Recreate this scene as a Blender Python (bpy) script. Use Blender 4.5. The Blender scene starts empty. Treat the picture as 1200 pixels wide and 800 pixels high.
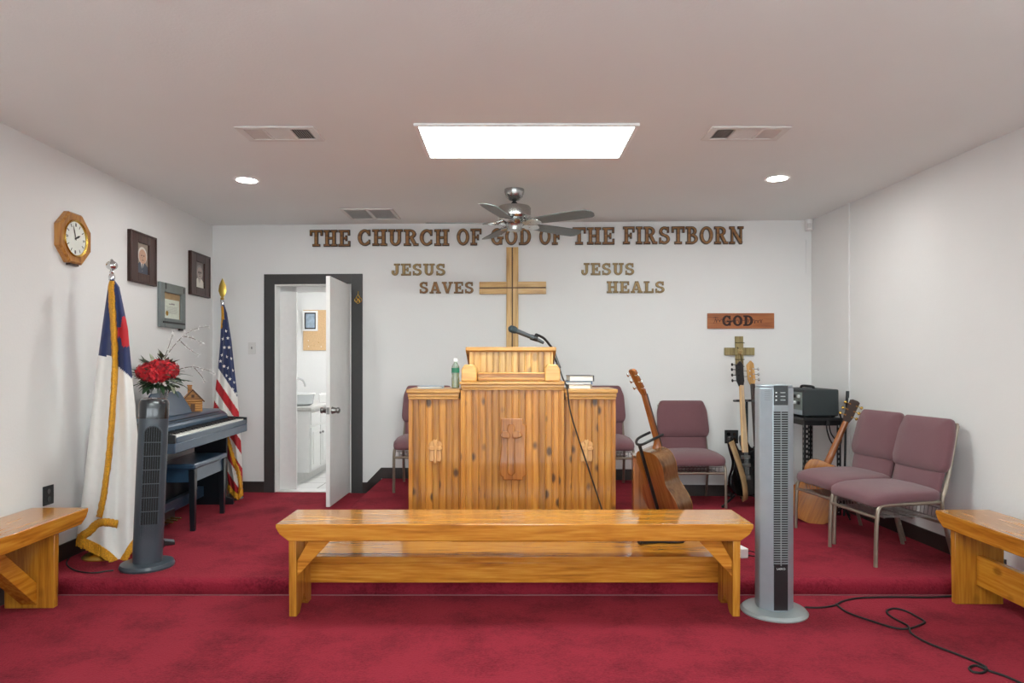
import bpy, bmesh, math, random
from mathutils import Vector, Matrix
random.seed(7)
PI = math.pi
SC = bpy.context.scene
COL = SC.collection
CAMZ, F, HZ, CX = 1.37, 800.0, 425.0, 600.0
STAGE, PLAT, CEIL = 0.095, 0.24, 2.73

def P(px, py, d):
    return Vector(((px - CX) / F * d, d, CAMZ - (py - HZ) / F * d))
def floor_at(px, py, z=0.0):
    d = (CAMZ - z) * F / (py - HZ)
    return Vector(((px - CX) / F * d, d, z))

# ------------------------------------------------------------------ materials
def S(r, g, b):
    def f(c):
        c /= 255.0
        return c / 12.92 if c <= 0.04045 else ((c + 0.055) / 1.055) ** 2.4
    return (f(r), f(g), f(b), 1.0)

def new_mat(name):
    m = bpy.data.materials.new(name); m.use_nodes = True
    nt = m.node_tree
    return m, nt, nt.nodes['Principled BSDF']

def plain(name, col, rough=0.5, metal=0.0, var=0.06, scale=20.0, bump=0.0, spec=None, coat=0.0, trans=0.0, emit=0.0, bscale=None, sheen=0.0):
    m, nt, b = new_mat(name)
    tc = nt.nodes.new('ShaderNodeTexCoord')
    n = nt.nodes.new('ShaderNodeTexNoise'); n.inputs['Scale'].default_value = scale; n.inputs['Detail'].default_value = 4
    nt.links.new(tc.outputs['Object'], n.inputs['Vector'])
    r = nt.nodes.new('ShaderNodeValToRGB')
    lo = tuple(max(0, c * (1 - var)) for c in col[:3]) + (1,)
    hi = tuple(min(1, c * (1 + var)) for c in col[:3]) + (1,)
    r.color_ramp.elements[0].position = 0.3; r.color_ramp.elements[0].color = lo
    r.color_ramp.elements[1].position = 0.7; r.color_ramp.elements[1].color = hi
    nt.links.new(n.outputs['Fac'], r.inputs['Fac'])
    nt.links.new(r.outputs['Color'], b.inputs['Base Color'])
    b.inputs['Roughness'].default_value = rough; b.inputs['Metallic'].default_value = metal
    if spec is not None: b.inputs['Specular IOR Level'].default_value = spec
    if coat: b.inputs['Coat Weight'].default_value = coat; b.inputs['Coat Roughness'].default_value = 0.12
    if trans: b.inputs['Transmission Weight'].default_value = trans
    if sheen: b.inputs['Sheen Weight'].default_value = sheen
    if emit:
        b.inputs['Emission Color'].default_value = col; b.inputs['Emission Strength'].default_value = emit
    if bump:
        n2 = nt.nodes.new('ShaderNodeTexNoise'); n2.inputs['Scale'].default_value = bscale or scale * 3; n2.inputs['Detail'].default_value = 5
        nt.links.new(tc.outputs['Object'], n2.inputs['Vector'])
        bp = nt.nodes.new('ShaderNodeBump'); bp.inputs['Strength'].default_value = bump; bp.inputs['Distance'].default_value = 0.01
        nt.links.new(n2.outputs['Fac'], bp.inputs['Height']); nt.links.new(bp.outputs['Normal'], b.inputs['Normal'])
    return m

def wood(name, light, mid, dark, axis='X', rough=0.28, scale=1.0, knots=0.0, boards=None, coat=0.25, fig=1.0):
    """grain runs along axis; boards=(axis, width) gives each board its own tone"""
    m, nt, b = new_mat(name)
    L = nt.links.new; N = nt.nodes.new
    tc = N('ShaderNodeTexCoord')
    mp = N('ShaderNodeMapping')
    s = [14.0 * scale] * 3; s['XYZ'.index(axis)] = 0.9 * scale
    mp.inputs['Scale'].default_value = s
    vec = tc.outputs['Object']
    if boards:
        ax, w = boards
        sx = N('ShaderNodeSeparateXYZ'); L(vec, sx.inputs[0])
        dv = N('ShaderNodeMath'); dv.operation = 'DIVIDE'; dv.inputs[1].default_value = w; L(sx.outputs[ax], dv.inputs[0])
        fl = N('ShaderNodeMath'); fl.operation = 'FLOOR'; L(dv.outputs[0], fl.inputs[0])
        wn = N('ShaderNodeTexWhiteNoise'); wn.noise_dimensions = '1D'; L(fl.outputs[0], wn.inputs['W'])
        sc = N('ShaderNodeVectorMath'); sc.operation = 'SCALE'; sc.inputs['Scale'].default_value = 7.0; L(wn.outputs['Color'], sc.inputs[0])
        ad = N('ShaderNodeVectorMath'); ad.operation = 'ADD'; L(vec, ad.inputs[0]); L(sc.outputs[0], ad.inputs[1])
        vec = ad.outputs[0]
    L(vec, mp.inputs['Vector'])
    n1 = N('ShaderNodeTexNoise'); n1.inputs['Scale'].default_value = 1.3; n1.inputs['Detail'].default_value = 6; n1.inputs['Distortion'].default_value = 0.8 * fig
    L(mp.outputs[0], n1.inputs['Vector'])
    mul = N('ShaderNodeMath'); mul.operation = 'MULTIPLY'; mul.inputs[1].default_value = 8.0; L(n1.outputs['Fac'], mul.inputs[0])
    sn = N('ShaderNodeMath'); sn.operation = 'SINE'; L(mul.outputs[0], sn.inputs[0])
    ab = N('ShaderNodeMath'); ab.operation = 'MULTIPLY_ADD'; ab.inputs[1].default_value = 0.5; ab.inputs[2].default_value = 0.5; L(sn.outputs[0], ab.inputs[0])
    n2 = N('ShaderNodeTexNoise'); n2.inputs['Scale'].default_value = 6; n2.inputs['Detail'].default_value = 8; L(mp.outputs[0], n2.inputs['Vector'])
    mx = N('ShaderNodeMath'); mx.operation = 'MULTIPLY_ADD'; mx.inputs[1].default_value = 0.45; L(ab.outputs[0], mx.inputs[0]); L(n2.outputs['Fac'], mx.inputs[2])
    r = N('ShaderNodeValToRGB'); cr = r.color_ramp
    cr.elements[0].position = 0.32; cr.elements[0].color = light
    cr.elements[1].position = 1.0; cr.elements[1].color = dark
    e = cr.elements.new(0.62); e.color = mid
    L(mx.outputs[0], r.inputs['Fac'])
    out = r.outputs['Color']
    if boards:
        hv = N('ShaderNodeHueSaturation'); mr = N('ShaderNodeMapRange'); mr.inputs[3].default_value = 0.8; mr.inputs[4].default_value = 1.2
        L(wn.outputs['Value'], mr.inputs[0]); L(mr.outputs[0], hv.inputs['Value']); L(out, hv.inputs['Color']); out = hv.outputs['Color']
    if knots:
        mp2 = N('ShaderNodeMapping'); s2 = [1.0] * 3; s2['XYZ'.index(axis)] = 0.6
        mp2.inputs['Scale'].default_value = s2; L(vec, mp2.inputs['Vector'])
        vo = N('ShaderNodeTexVoronoi'); vo.inputs['Scale'].default_value = 7.5; L(mp2.outputs[0], vo.inputs['Vector'])
        kr = N('ShaderNodeValToRGB'); kr.color_ramp.elements[0].position = 0.10; kr.color_ramp.elements[0].color = (knots,) * 3 + (1,)
        kr.color_ramp.elements[1].position = 0.2; kr.color_ramp.elements[1].color = (0, 0, 0, 1)
        L(vo.outputs['Distance'], kr.inputs['Fac'])
        km = N('ShaderNodeMix'); km.data_type = 'RGBA'; L(kr.outputs['Color'], km.inputs['Factor']); L(out, km.inputs['A'])
        km.inputs['B'].default_value = tuple(c * 0.3 for c in dark[:3]) + (1,)
        out = km.outputs['Result']
    L(out, b.inputs['Base Color'])
    b.inputs['Roughness'].default_value = rough
    if coat: b.inputs['Coat Weight'].default_value = coat; b.inputs['Coat Roughness'].default_value = 0.08
    bp = N('ShaderNodeBump'); bp.inputs['Strength'].default_value = 0.03; bp.inputs['Distance'].default_value = 0.002
    L(mx.outputs[0], bp.inputs['Height']); L(bp.outputs['Normal'], b.inputs['Normal'])
    return m

def carpet_mat():
    m, nt, b = new_mat('red_carpet')
    L = nt.links.new; N = nt.nodes.new
    tc = N('ShaderNodeTexCoord')
    n1 = N('ShaderNodeTexNoise'); n1.inputs['Scale'].default_value = 3.2; n1.inputs['Detail'].default_value = 5
    n2 = N('ShaderNodeTexNoise'); n2.inputs['Scale'].default_value = 85; n2.inputs['Detail'].default_value = 4
    n3 = N('ShaderNodeTexNoise'); n3.inputs['Scale'].default_value = 28; n3.inputs['Detail'].default_value = 4
    for n in (n1, n2, n3): L(tc.outputs['Object'], n.inputs['Vector'])
    a = N('ShaderNodeMath'); a.operation = 'MULTIPLY_ADD'; a.inputs[1].default_value = 0.5; L(n2.outputs['Fac'], a.inputs[0]); L(n1.outputs['Fac'], a.inputs[2])
    a2 = N('ShaderNodeMath'); a2.operation = 'MULTIPLY_ADD'; a2.inputs[1].default_value = 0.35; L(n3.outputs['Fac'], a2.inputs[0]); L(a.outputs[0], a2.inputs[2])
    r = N('ShaderNodeValToRGB'); r.color_ramp.elements[0].position = 0.6; r.color_ramp.elements[0].color = S(82, 14, 27)
    r.color_ramp.elements[1].position = 1.2; r.color_ramp.elements[1].color = S(136, 36, 52)
    L(a2.outputs[0], r.inputs['Fac']); L(r.outputs['Color'], b.inputs['Base Color'])
    b.inputs['Roughness'].default_value = 0.95; b.inputs['Specular IOR Level'].default_value = 0.1
    b.inputs['Sheen Weight'].default_value = 0.15; b.inputs['Sheen Roughness'].default_value = 0.6
    b.inputs['Sheen Tint'].default_value = S(230, 110, 112)
    bp = N('ShaderNodeBump'); bp.inputs['Strength'].default_value = 0.6; bp.inputs['Distance'].default_value = 0.01
    L(n2.outputs['Fac'], bp.inputs['Height']); L(bp.outputs['Normal'], b.inputs['Normal'])
    return m

def tile_mat():
    m, nt, b = new_mat('floor_tile')
    tc = nt.nodes.new('ShaderNodeTexCoord')
    br = nt.nodes.new('ShaderNodeTexBrick'); br.offset = 0
    br.inputs['Scale'].default_value = 1.0; br.inputs['Brick Width'].default_value = 0.33; br.inputs['Row Height'].default_value = 0.33
    br.inputs['Mortar Size'].default_value = 0.006
    br.inputs['Color1'].default_value = S(222, 222, 220); br.inputs['Color2'].default_value = S(212, 212, 210); br.inputs['Mortar'].default_value = S(120, 118, 115)
    nt.links.new(tc.outputs['Object'], br.inputs['Vector']); nt.links.new(br.outputs['Color'], b.inputs['Base Color'])
    b.inputs['Roughness'].default_value = 0.3
    return m

M = {}
M['wall'] = plain('white_wall_paint', S(226, 226, 225), 0.75, var=0.015, scale=1.5, bump=0.08, bscale=60)
M['ceiling'] = plain('ceiling_paint', S(228, 231, 230), 0.85, var=0.015, scale=1.2, bump=0.12, bscale=80)
M['carpet'] = carpet_mat()
M['tile'] = tile_mat()
M['base'] = plain('dark_vinyl', S(52, 45, 42), 0.45, var=0.1)
M['casing'] = plain('charcoal_paint', S(58, 57, 57), 0.4, var=0.05)
M['door'] = plain('door_white', S(232, 232, 231), 0.4, var=0.02)
M['white'] = plain('white_plastic', S(235, 235, 233), 0.4, var=0.02)
M['offwhite'] = plain('offwhite_metal', S(214, 213, 210), 0.45, var=0.03)
M['grille_grey'] = plain('vent_grey', S(150, 148, 146), 0.5)
M['vent_dark'] = plain('vent_recess', S(20, 20, 21), 0.8)
M['black'] = plain('black_plastic', S(24, 25, 27), 0.4, var=0.1)
M['black_metal'] = plain('black_metal', S(28, 28, 30), 0.38, metal=0.5, var=0.1)
M['black_gloss'] = plain('black_gloss', S(10, 10, 12), 0.12, var=0.05, coat=0.6)
M['rubber'] = plain('rubber_cable', S(22, 20, 21), 0.6, var=0.1)
M['chrome'] = plain('chrome', S(215, 216, 218), 0.12, metal=1.0, var=0.02)
M['nickel'] = plain('brushed_nickel', S(180, 180, 178), 0.24, metal=1.0, var=0.05, scale=60)
M['steel'] = plain('satin_steel', S(150, 150, 148), 0.3, metal=1.0, var=0.04)
M['brass'] = plain('brass', S(205, 170, 85), 0.25, metal=1.0, var=0.05)
M['gold'] = plain('gold_metal', S(212, 180, 90), 0.28, metal=1.0, var=0.05)
M['bench_x'] = wood('honey_oak', S(208, 148, 58), S(188, 122, 40), S(132, 80, 26), 'X', 0.16, 1.0, coat=0.7)
M['bench_z'] = wood('honey_oak_leg', S(202, 146, 56), S(182, 122, 40), S(134, 84, 26), 'Z', 0.25, 1.0, coat=0.4)
M['side_bench_x'] = wood('amber_pine', S(204, 144, 48), S(184, 118, 32), S(136, 80, 18), 'X', 0.2, 0.9, coat=0.5, knots=0.5)
M['side_bench_z'] = wood('amber_pine_leg', S(194, 136, 46), S(174, 112, 32), S(128, 76, 18), 'Z', 0.28, 0.9, coat=0.4, knots=0.4)
M['pine'] = wood('knotty_pine', S(198, 138, 54), S(178, 114, 38), S(132, 80, 26), 'Z', 0.32, 0.8, knots=0.95, boards=(0, 0.049), coat=0.2)
M['pine_x'] = wood('pine_trim', S(208, 154, 74), S(190, 134, 56), S(146, 94, 34), 'X', 0.33, 0.9, coat=0.2)
M['pine_top'] = wood('pale_pine_trim', S(226, 178, 108), S(212, 158, 86), S(176, 118, 58), 'X', 0.35, 0.9, coat=0.15)
M['pine_panel'] = wood('pale_beadboard', S(214, 172, 102), S(198, 150, 80), S(156, 106, 50), 'Z', 0.35, 0.8, knots=0.6, boards=(0, 0.049), coat=0.15)
M['emblem'] = wood('carved_pine', S(182, 120, 56), S(162, 98, 40), S(110, 62, 22), 'Z', 0.22, 0.9, coat=0.5)
M['emblem_pale'] = wood('carved_pale_pine', S(218, 166, 100), S(206, 148, 82), S(170, 112, 56), 'Z', 0.3, 0.9, coat=0.3)
M['letter_face'] = wood('letter_brown', S(162, 118, 64), S(144, 98, 48), S(106, 68, 30), 'X', 0.45, 1.5, coat=0.0)
M['letter_edge'] = plain('letter_dark_edge', S(62, 40, 24), 0.5, var=0.1)
M['gold_face'] = wood('letter_tan', S(178, 152, 104), S(160, 132, 82), S(122, 94, 52), 'X', 0.45, 1.5, coat=0.0)
M['gold_edge'] = plain('letter_olive_edge', S(120, 96, 58), 0.5, var=0.1)
M['cross_v'] = wood('oak_cross_upright', S(214, 174, 110), S(200, 156, 88), S(158, 114, 58), 'Z', 0.4, 1.2, coat=0.1)
M['cross_h'] = wood('oak_cross_arm', S(214, 174, 110), S(200, 156, 88), S(158, 114, 58), 'X', 0.4, 1.2, coat=0.1)
M['cross_dark'] = plain('walnut_inlay', S(90, 60, 32), 0.5)
M['rustic'] = wood('rustic_greenish_wood', S(160, 146, 104), S(142, 126, 84), S(104, 88, 56), 'Z', 0.7, 1.2, coat=0)
M['twine'] = plain('dark_twine', S(72, 62, 40), 0.9)
M['plaque'] = wood('mahogany_plaque', S(172, 104, 52), S(156, 88, 40), S(124, 66, 28), 'X', 0.4, 1.2, coat=0.1)
M['burnt'] = plain('burnt_lettering', S(48, 22, 12), 0.7)
M['burnt_light'] = plain('script_lettering', S(72, 36, 18), 0.7)
M['clock_wood'] = wood('golden_oak', S(186, 136, 72), S(168, 112, 52), S(122, 76, 32), 'Z', 0.35, 1.4, coat=0.2)
M['clock_face'] = plain('clock_paper', S(226, 230, 222), 0.6, var=0.02)
M['dark_frame'] = wood('dark_walnut', S(74, 48, 40), S(62, 38, 32), S(42, 26, 22), 'Z', 0.35, 1.2, coat=0.2)
M['grey_frame'] = plain('grey_green_frame', S(112, 120, 120), 0.4)
M['tan'] = plain('tan_cork', S(206, 172, 130), 0.8, var=0.1, scale=60)
M['cork_dull'] = plain('brown_backing', S(168, 140, 102), 0.7, var=0.1)
M['paper'] = plain('certificate_paper', S(214, 220, 206), 0.6, var=0.05, scale=40)
M['photo_bg'] = plain('photo_backdrop', S(150, 136, 122), 0.3, var=0.1)
M['photo_bg_grey'] = plain('photo_backdrop_grey', S(118, 110, 106), 0.3, var=0.1)
M['skin'] = plain('photo_skin', S(206, 166, 138), 0.3)
M['skin_grey'] = plain('photo_skin_pale', S(178, 164, 156), 0.3)
M['hair_white'] = plain('photo_white_hair', S(226, 220, 212), 0.4)
M['suit'] = plain('photo_suit', S(70, 78, 92), 0.4)
M['ink'] = plain('dark_ink', S(50, 46, 44), 0.5)
M['navy'] = plain('navy_cloth', S(34, 48, 92), 0.8, var=0.12, sheen=0.2)
M['red_cloth'] = plain('red_cloth', S(186, 34, 44), 0.75, var=0.1)
M['white_cloth'] = plain('white_cloth', S(232, 230, 226), 0.75, var=0.02)
M['fringe'] = plain('gold_fringe', S(222, 158, 30), 0.6, var=0.25, scale=120, bump=0.5)
M['tower_dark'] = plain('slate_plastic', S(62, 70, 78), 0.3, var=0.04)
M['tower_black'] = plain('tower_cap_black', S(28, 30, 34), 0.16, var=0.04, coat=0.4)
M['silver'] = plain('silver_plastic', S(158, 168, 176), 0.32, metal=0.35, var=0.03)
M['silver_pale'] = plain('silver_disc', S(176, 186, 188), 0.28, metal=0.4, var=0.03)
M['slat_grey'] = plain('grille_silver', S(138, 144, 148), 0.4, metal=0.2)
M['piano'] = plain('piano_blue_black', S(44, 70, 94), 0.3, var=0.05, coat=0.3)  # blue reflections on the dark finish are put into the base colour
M['piano_dark'] = plain('piano_ebony', S(20, 25, 31), 0.3, var=0.05)
M['key_white'] = plain('key_ivory', S(236, 236, 230), 0.25, var=0.01)
M['key_black'] = plain('key_black', S(14, 14, 15), 0.3)
M['petal'] = plain('red_petals', S(196, 16, 32), 0.6, var=0.3, scale=40)
M['petal_deep'] = plain('deep_red_petals', S(138, 8, 24), 0.6, var=0.3, scale=40)
M['leaf_pale'] = plain('leaf_variegated', S(176, 186, 160), 0.55, var=0.3, scale=30)
M['leaf'] = plain('leaf_green', S(40, 74, 44), 0.5, var=0.3, scale=30)
M['leaf_dark'] = plain('leaf_olive', S(58, 66, 44), 0.55, var=0.3, scale=30)
M['twig'] = plain('twig_grey', S(104, 90, 80), 0.7)
M['glass'] = plain('clear_glass', S(236, 240, 240), 0.03, trans=0.9, var=0.0)
M['chair_fab'] = plain('mauve_fabric', S(114, 76, 82), 0.9, var=0.12, scale=260, bump=0.35, bscale=320, sheen=0.25)
M['chair_metal'] = plain('champagne_metal', S(150, 138, 124), 0.35, metal=0.6, var=0.05)
M['gtr_back'] = wood('guitar_mahogany', S(150, 96, 50), S(132, 80, 38), S(96, 56, 26), 'Z', 0.2, 1.0, coat=0.5)
M['gtr_side'] = wood('guitar_side_walnut', S(122, 88, 60), S(104, 72, 46), S(76, 50, 32), 'Z', 0.2, 1.0, coat=0.5)
M['gtr_neck'] = wood('guitar_neck', S(158, 96, 50), S(142, 82, 40), S(104, 58, 28), 'Z', 0.25, 1.2, coat=0.4)
M['gtr_top'] = wood('guitar_spruce', S(210, 152, 72), S(196, 132, 52), S(156, 96, 34), 'Z', 0.2, 1.0, coat=0.5)
M['gtr_amber'] = wood('guitar_amber_side', S(186, 122, 52), S(166, 102, 40), S(120, 70, 28), 'Z', 0.25, 1.0, coat=0.4)
M['maple'] = wood('maple_neck', S(226, 192, 146), S(216, 178, 128), S(188, 146, 96), 'Z', 0.35, 1.0, coat=0.2)
M['maple_head'] = wood('amber_maple', S(214, 172, 108), S(200, 154, 88), S(164, 116, 60), 'Z', 0.35, 1.0, coat=0.2)
M['rosewood'] = plain('rosewood', S(58, 42, 36), 0.4)
M['leather'] = plain('tan_leather', S(150, 122, 84), 0.6, var=0.15)
M['amp'] = plain('amp_vinyl', S(42, 50, 52), 0.6, var=0.1, scale=200, bump=0.3)
M['amp_panel'] = plain('amp_panel', S(120, 130, 126), 0.35, metal=0.3)
M['book_blue'] = plain('book_blue', S(86, 116, 146), 0.5)
M['book_grey'] = plain('book_grey', S(86, 84, 88), 0.5)
M['page'] = plain('book_pages', S(232, 228, 218), 0.8, var=0.04, scale=150)
M['book_tan'] = plain('book_tan', S(206, 184, 156), 0.6)
M['sheet_blue'] = plain('leaflet_blue', S(150, 166, 184), 0.5)
M['bottle'] = plain('bottle_plastic', S(214, 226, 214), 0.08, trans=0.7, var=0.0)
M['gel'] = plain('bottle_gel', S(176, 170, 60), 0.15, trans=0.3, var=0.02)
M['label_green'] = plain('label_green', S(30, 110, 84), 0.4)
M['lamp'] = plain('lamp_diffuser', (0.91, 1, 0.965, 1), 0.5, var=0, emit=27.0)
M['lamp_rear'] = plain('lamp_diffuser_rear', (0.91, 1, 0.965, 1), 0.5, var=0, emit=27.0)  # for the panel lamps added out of view
M['can'] = plain('can_lamp', (1.0, 0.98, 0.95, 1), 0.5, var=0, emit=260.0)
M['blade'] = plain('fan_blade_grey', S(92, 98, 96), 0.4, var=0.06)
M['cabinet'] = plain('cabinet_white', S(226, 226, 224), 0.4, var=0.02)
M['counter'] = plain('counter_laminate', S(186, 184, 180), 0.3, var=0.08, scale=80)
M['display'] = plain('tower_display', S(18, 24, 30), 0.15, coat=0.5)
M['print_white'] = plain('white_print', S(210, 214, 214), 0.5)
M['log'] = wood('log_house_wood', S(204, 150, 84), S(186, 128, 62), S(136, 86, 40), 'X', 0.5, 1.5, coat=0.1)
M['log_dark'] = plain('log_house_trim', S(92, 58, 32), 0.6)
M['picture_blue'] = plain('picture_print', S(150, 168, 184), 0.3, var=0.2, scale=25)

# ------------------------------------------------------------------ mesh builder
class MB:
    def __init__(s):
        s.bm = bmesh.new(); s.mi = 0
    def face(s, vs):
        try:
            f = s.bm.faces.new(vs); f.material_index = s.mi; return f
        except ValueError:
            return None
    def pts(s, co): return [s.bm.verts.new(c) for c in co]
    def box(s, c, size, rot=None):
        hx, hy, hz = size[0] / 2, size[1] / 2, size[2] / 2
        co = []
        for z in (-hz, hz):
            for x, y in ((-hx, -hy), (hx, -hy), (hx, hy), (-hx, hy)):
                v = Vector((x, y, z))
                if rot is not None: v = rot @ v
                co.append(v + Vector(c))
        v = s.pts(co)
        for f in ((3, 2, 1, 0), (4, 5, 6, 7), (0, 1, 5, 4), (1, 2, 6, 5), (2, 3, 7, 6), (3, 0, 4, 7)):
            s.face([v[i] for i in f])
        return s
    def prism(s, poly, z0, z1, plane='xy'):
        """extrude a 2-D outline; plane names the two axes of the outline, the third is extruded"""
        def mk(a, b, c):
            return {'xy': (a, b, c), 'xz': (a, c, b), 'yz': (c, a, b)}[plane]
        lo = s.pts([mk(a, b, z0) for a, b in poly]); hi = s.pts([mk(a, b, z1) for a, b in poly])
        n = len(poly)
        fs = [s.face(lo[::-1]), s.face(hi)]
        for i in range(n):
            fs.append(s.face([lo[i], lo[(i + 1) % n], hi[(i + 1) % n], hi[i]]))
        return fs
    def tube(s, path, r, n=8, closed=False, caps=True):
        path = [Vector(p) for p in path]; m = len(path)
        rs = r if isinstance(r, (list, tuple)) else [r] * m
        rings = []; prev = None
        for i, p in enumerate(path):
            if closed: t = path[(i + 1) % m] - path[i - 1]
            else: t = path[min(i + 1, m - 1)] - path[max(i - 1, 0)]
            t = t.normalized() if t.length > 1e-9 else Vector((0, 0, 1))
            if prev is None:
                a = Vector((0, 0, 1)) if abs(t.z) < 0.9 else Vector((1, 0, 0))
                u = t.cross(a).normalized()
            else:
                u = prev - t * prev.dot(t)
                u = u.normalized() if u.length > 1e-6 else t.orthogonal().normalized()
            prev = u; w = t.cross(u)
            rings.append(s.pts([p + (u * math.cos(2 * PI * k / n) + w * math.sin(2 * PI * k / n)) * rs[i] for k in range(n)]))
        for i in range(m if closed else m - 1):
            a, b = rings[i], rings[(i + 1) % m]
            for k in range(n): s.face([a[k], a[(k + 1) % n], b[(k + 1) % n], b[k]])
        if caps and not closed:
            s.face(rings[0][::-1]); s.face(rings[-1])
        return s
    def lathe(s, prof, n=28, c=(0, 0, 0), rot=None, ring=False):
        rings = []
        for r, z in prof:
            ring = []
            for k in range(n):
                v = Vector((max(r, 1e-4) * math.cos(2 * PI * k / n), max(r, 1e-4) * math.sin(2 * PI * k / n), z))
                if rot is not None: v = rot @ v
                ring.append(v + Vector(c))
            rings.append(s.pts(ring))
        for i in range(len(rings) - 1):
            for k in range(n): s.face([rings[i][k], rings[i][(k + 1) % n], rings[i + 1][(k + 1) % n], rings[i + 1][k]])
        if ring:
            for k in range(n): s.face([rings[-1][k], rings[-1][(k + 1) % n], rings[0][(k + 1) % n], rings[0][k]])
        else:
            s.face(rings[0][::-1]); s.face(rings[-1])
        return s
    def ball(s, c, r, n=12, rot=None):
        if not isinstance(r, (list, tuple)): r = (r, r, r)
        m = n // 2 + 1
        rings = []
        for i in range(m + 1):
            a = -PI / 2 + PI * i / m
            ring = []
            for k in range(n):
                v = Vector((r[0] * math.cos(a) * math.cos(2 * PI * k / n), r[1] * math.cos(a) * math.sin(2 * PI * k / n), r[2] * math.sin(a)))
                if rot is not None: v = rot @ v
                ring.append(v + Vector(c))
            rings.append(s.pts(ring) if 0 < i < m else s.pts([ring[0]]))
        for i in range(m):
            a, b = rings[i], rings[i + 1]
            for k in range(n):
                k2 = (k + 1) % n
                if len(a) == 1: s.face([a[0], b[k2], b[k]])
                elif len(b) == 1: s.face([a[k], a[k2], b[0]])
                else: s.face([a[k], a[k2], b[k2], b[k]])
        return s
    def grid(s, fn, nu, nv, wrap=False, matfn=None):
        g = [[s.bm.verts.new(fn(i / nu, j / nv)) for i in range(nu if wrap else nu + 1)] for j in range(nv + 1)]
        for j in range(nv):
            for i in range(nu):
                i2 = (i + 1) % nu if wrap else i + 1
                f = s.face([g[j][i], g[j][i2], g[j + 1][i2], g[j + 1][i]])
                if f and matfn: f.material_index = matfn((i + 0.5) / nu, (j + 0.5) / nv)
        return g
    def build(s, name, mats, parent=None, bevel=0.0, seg=2, ang=35, subsurf=0, loc=None, rz=None, rot=None, solid=0.0, flip=False):
        bm = s.bm
        if flip: bmesh.ops.reverse_faces(bm, faces=bm.faces)
        else: bmesh.ops.recalc_face_normals(bm, faces=bm.faces)
        for f in bm.faces: f.smooth = True
        for e in bm.edges:
            if len(e.link_faces) == 2 and e.calc_face_angle(0) > math.radians(ang): e.smooth = False
        me = bpy.data.meshes.new(name); bm.to_mesh(me); bm.free()
        for m in (mats if isinstance(mats, (list, tuple)) else [mats]): me.materials.append(m)
        o = bpy.data.objects.new(name, me); COL.objects.link(o)
        if parent is not None: o.parent = parent
        if loc is not None: o.location = loc
        if rz is not None: o.rotation_euler = (0, 0, rz)
        if rot is not None: o.rotation_euler = rot
        if solid:
            md = o.modifiers.new('Solidify', 'SOLIDIFY'); md.thickness = solid; md.offset = 0
        if bevel:
            md = o.modifiers.new('Bevel', 'BEVEL'); md.width = bevel; md.segments = seg; md.limit_method = 'ANGLE'; md.angle_limit = math.radians(30)
        if subsurf:
            md = o.modifiers.new('Subsurf', 'SUBSURF'); md.levels = subsurf; md.render_levels = subsurf
        return o

def tag(o, label, cat, group=None):
    o['label'] = label; o['category'] = cat
    if group: o['group'] = group
    return o
def thing(name, label, cat, loc=(0, 0, 0), rz=0.0, group=None, rot=None):
    o = bpy.data.objects.new(name, None); COL.objects.link(o)
    o.empty_display_size = 0.05
    o.location = loc; o.rotation_euler = rot if rot is not None else (0, 0, rz)
    return tag(o, label, cat, group)
def struct(o):
    o['kind'] = 'structure'; return o
def dup(root, loc=None, rz=None, label=None, group=None):
    r = root.copy(); COL.objects.link(r)
    if loc is not None: r.location = loc
    if rz is not None: r.rotation_euler = (0, 0, rz)
    if label: r['label'] = label
    if group: r['group'] = group
    for ch in list(root.children):
        c = ch.copy(); COL.objects.link(c); c.parent = r
        for g in list(ch.children):
            k = g.copy(); COL.objects.link(k); k.parent = c
    return r
def spline(pts, n=8):
    """Catmull-Rom through points"""
    pts = [Vector(p) for p in pts]; out = []
    for i in range(len(pts) - 1):
        p0 = pts[max(i - 1, 0)]; p1 = pts[i]; p2 = pts[i + 1]; p3 = pts[min(i + 2, len(pts) - 1)]
        for k in range(n):
            t = k / n
            out.append(0.5 * ((2 * p1) + (p2 - p0) * t + (2 * p0 - 5 * p1 + 4 * p2 - p3) * t * t + (3 * p1 - p0 - 3 * p2 + p3) * t ** 3))
    out.append(pts[-1]); return out
def RX(a): return Matrix.Rotation(a, 3, 'X')
def RY(a): return Matrix.Rotation(a, 3, 'Y')
def RZ(a): return Matrix.Rotation(a, 3, 'Z')

# ------------------------------------------------------------------ room geometry
LC = Vector((-2.966, 6.76, 0)); RC = Vector((2.856, 6.51, 0))      # back corners
WA = math.atan2(RC.y - LC.y, RC.x - LC.x)                            # tilt of the back wall
WU = Vector((math.cos(WA), math.sin(WA), 0)); WN = Vector((math.sin(WA), -math.cos(WA), 0))  # along wall, towards room
WLEN = (RC - LC).length
def XL(y): return -2.966 + (6.76 - y) * 0.0248
def XR(y): return 2.856 + (6.51 - y) * 0.0349
YB = -3.2
def on_back(px, py, off=0.0):
    a = (px - CX) / F; k = (RC.y - LC.y) / (RC.x - LC.x)
    d = (LC.y - k * LC.x) / (1 - k * a)
    return P(px, py, d) + WN * off
def on_left(px, py, off=0.0):
    a = (px - CX) / F
    d = (-2.966 + 6.76 * 0.0248) / (a + 0.0248)
    return P(px, py, d) + Vector((off, 0, 0))
def on_right(px, py, off=0.0):
    a = (px - CX) / F
    d = (2.856 + 6.51 * 0.0349) / (a + 0.0349)
    return P(px, py, d) + Vector((-off, 0, 0))
LA = math.atan2(1, -0.0248)          # direction of left wall going away: angle of (−.0248, 1)
def ucoord(v): return (Vector((v.x, v.y, 0)) - LC).dot(WU)

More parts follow.
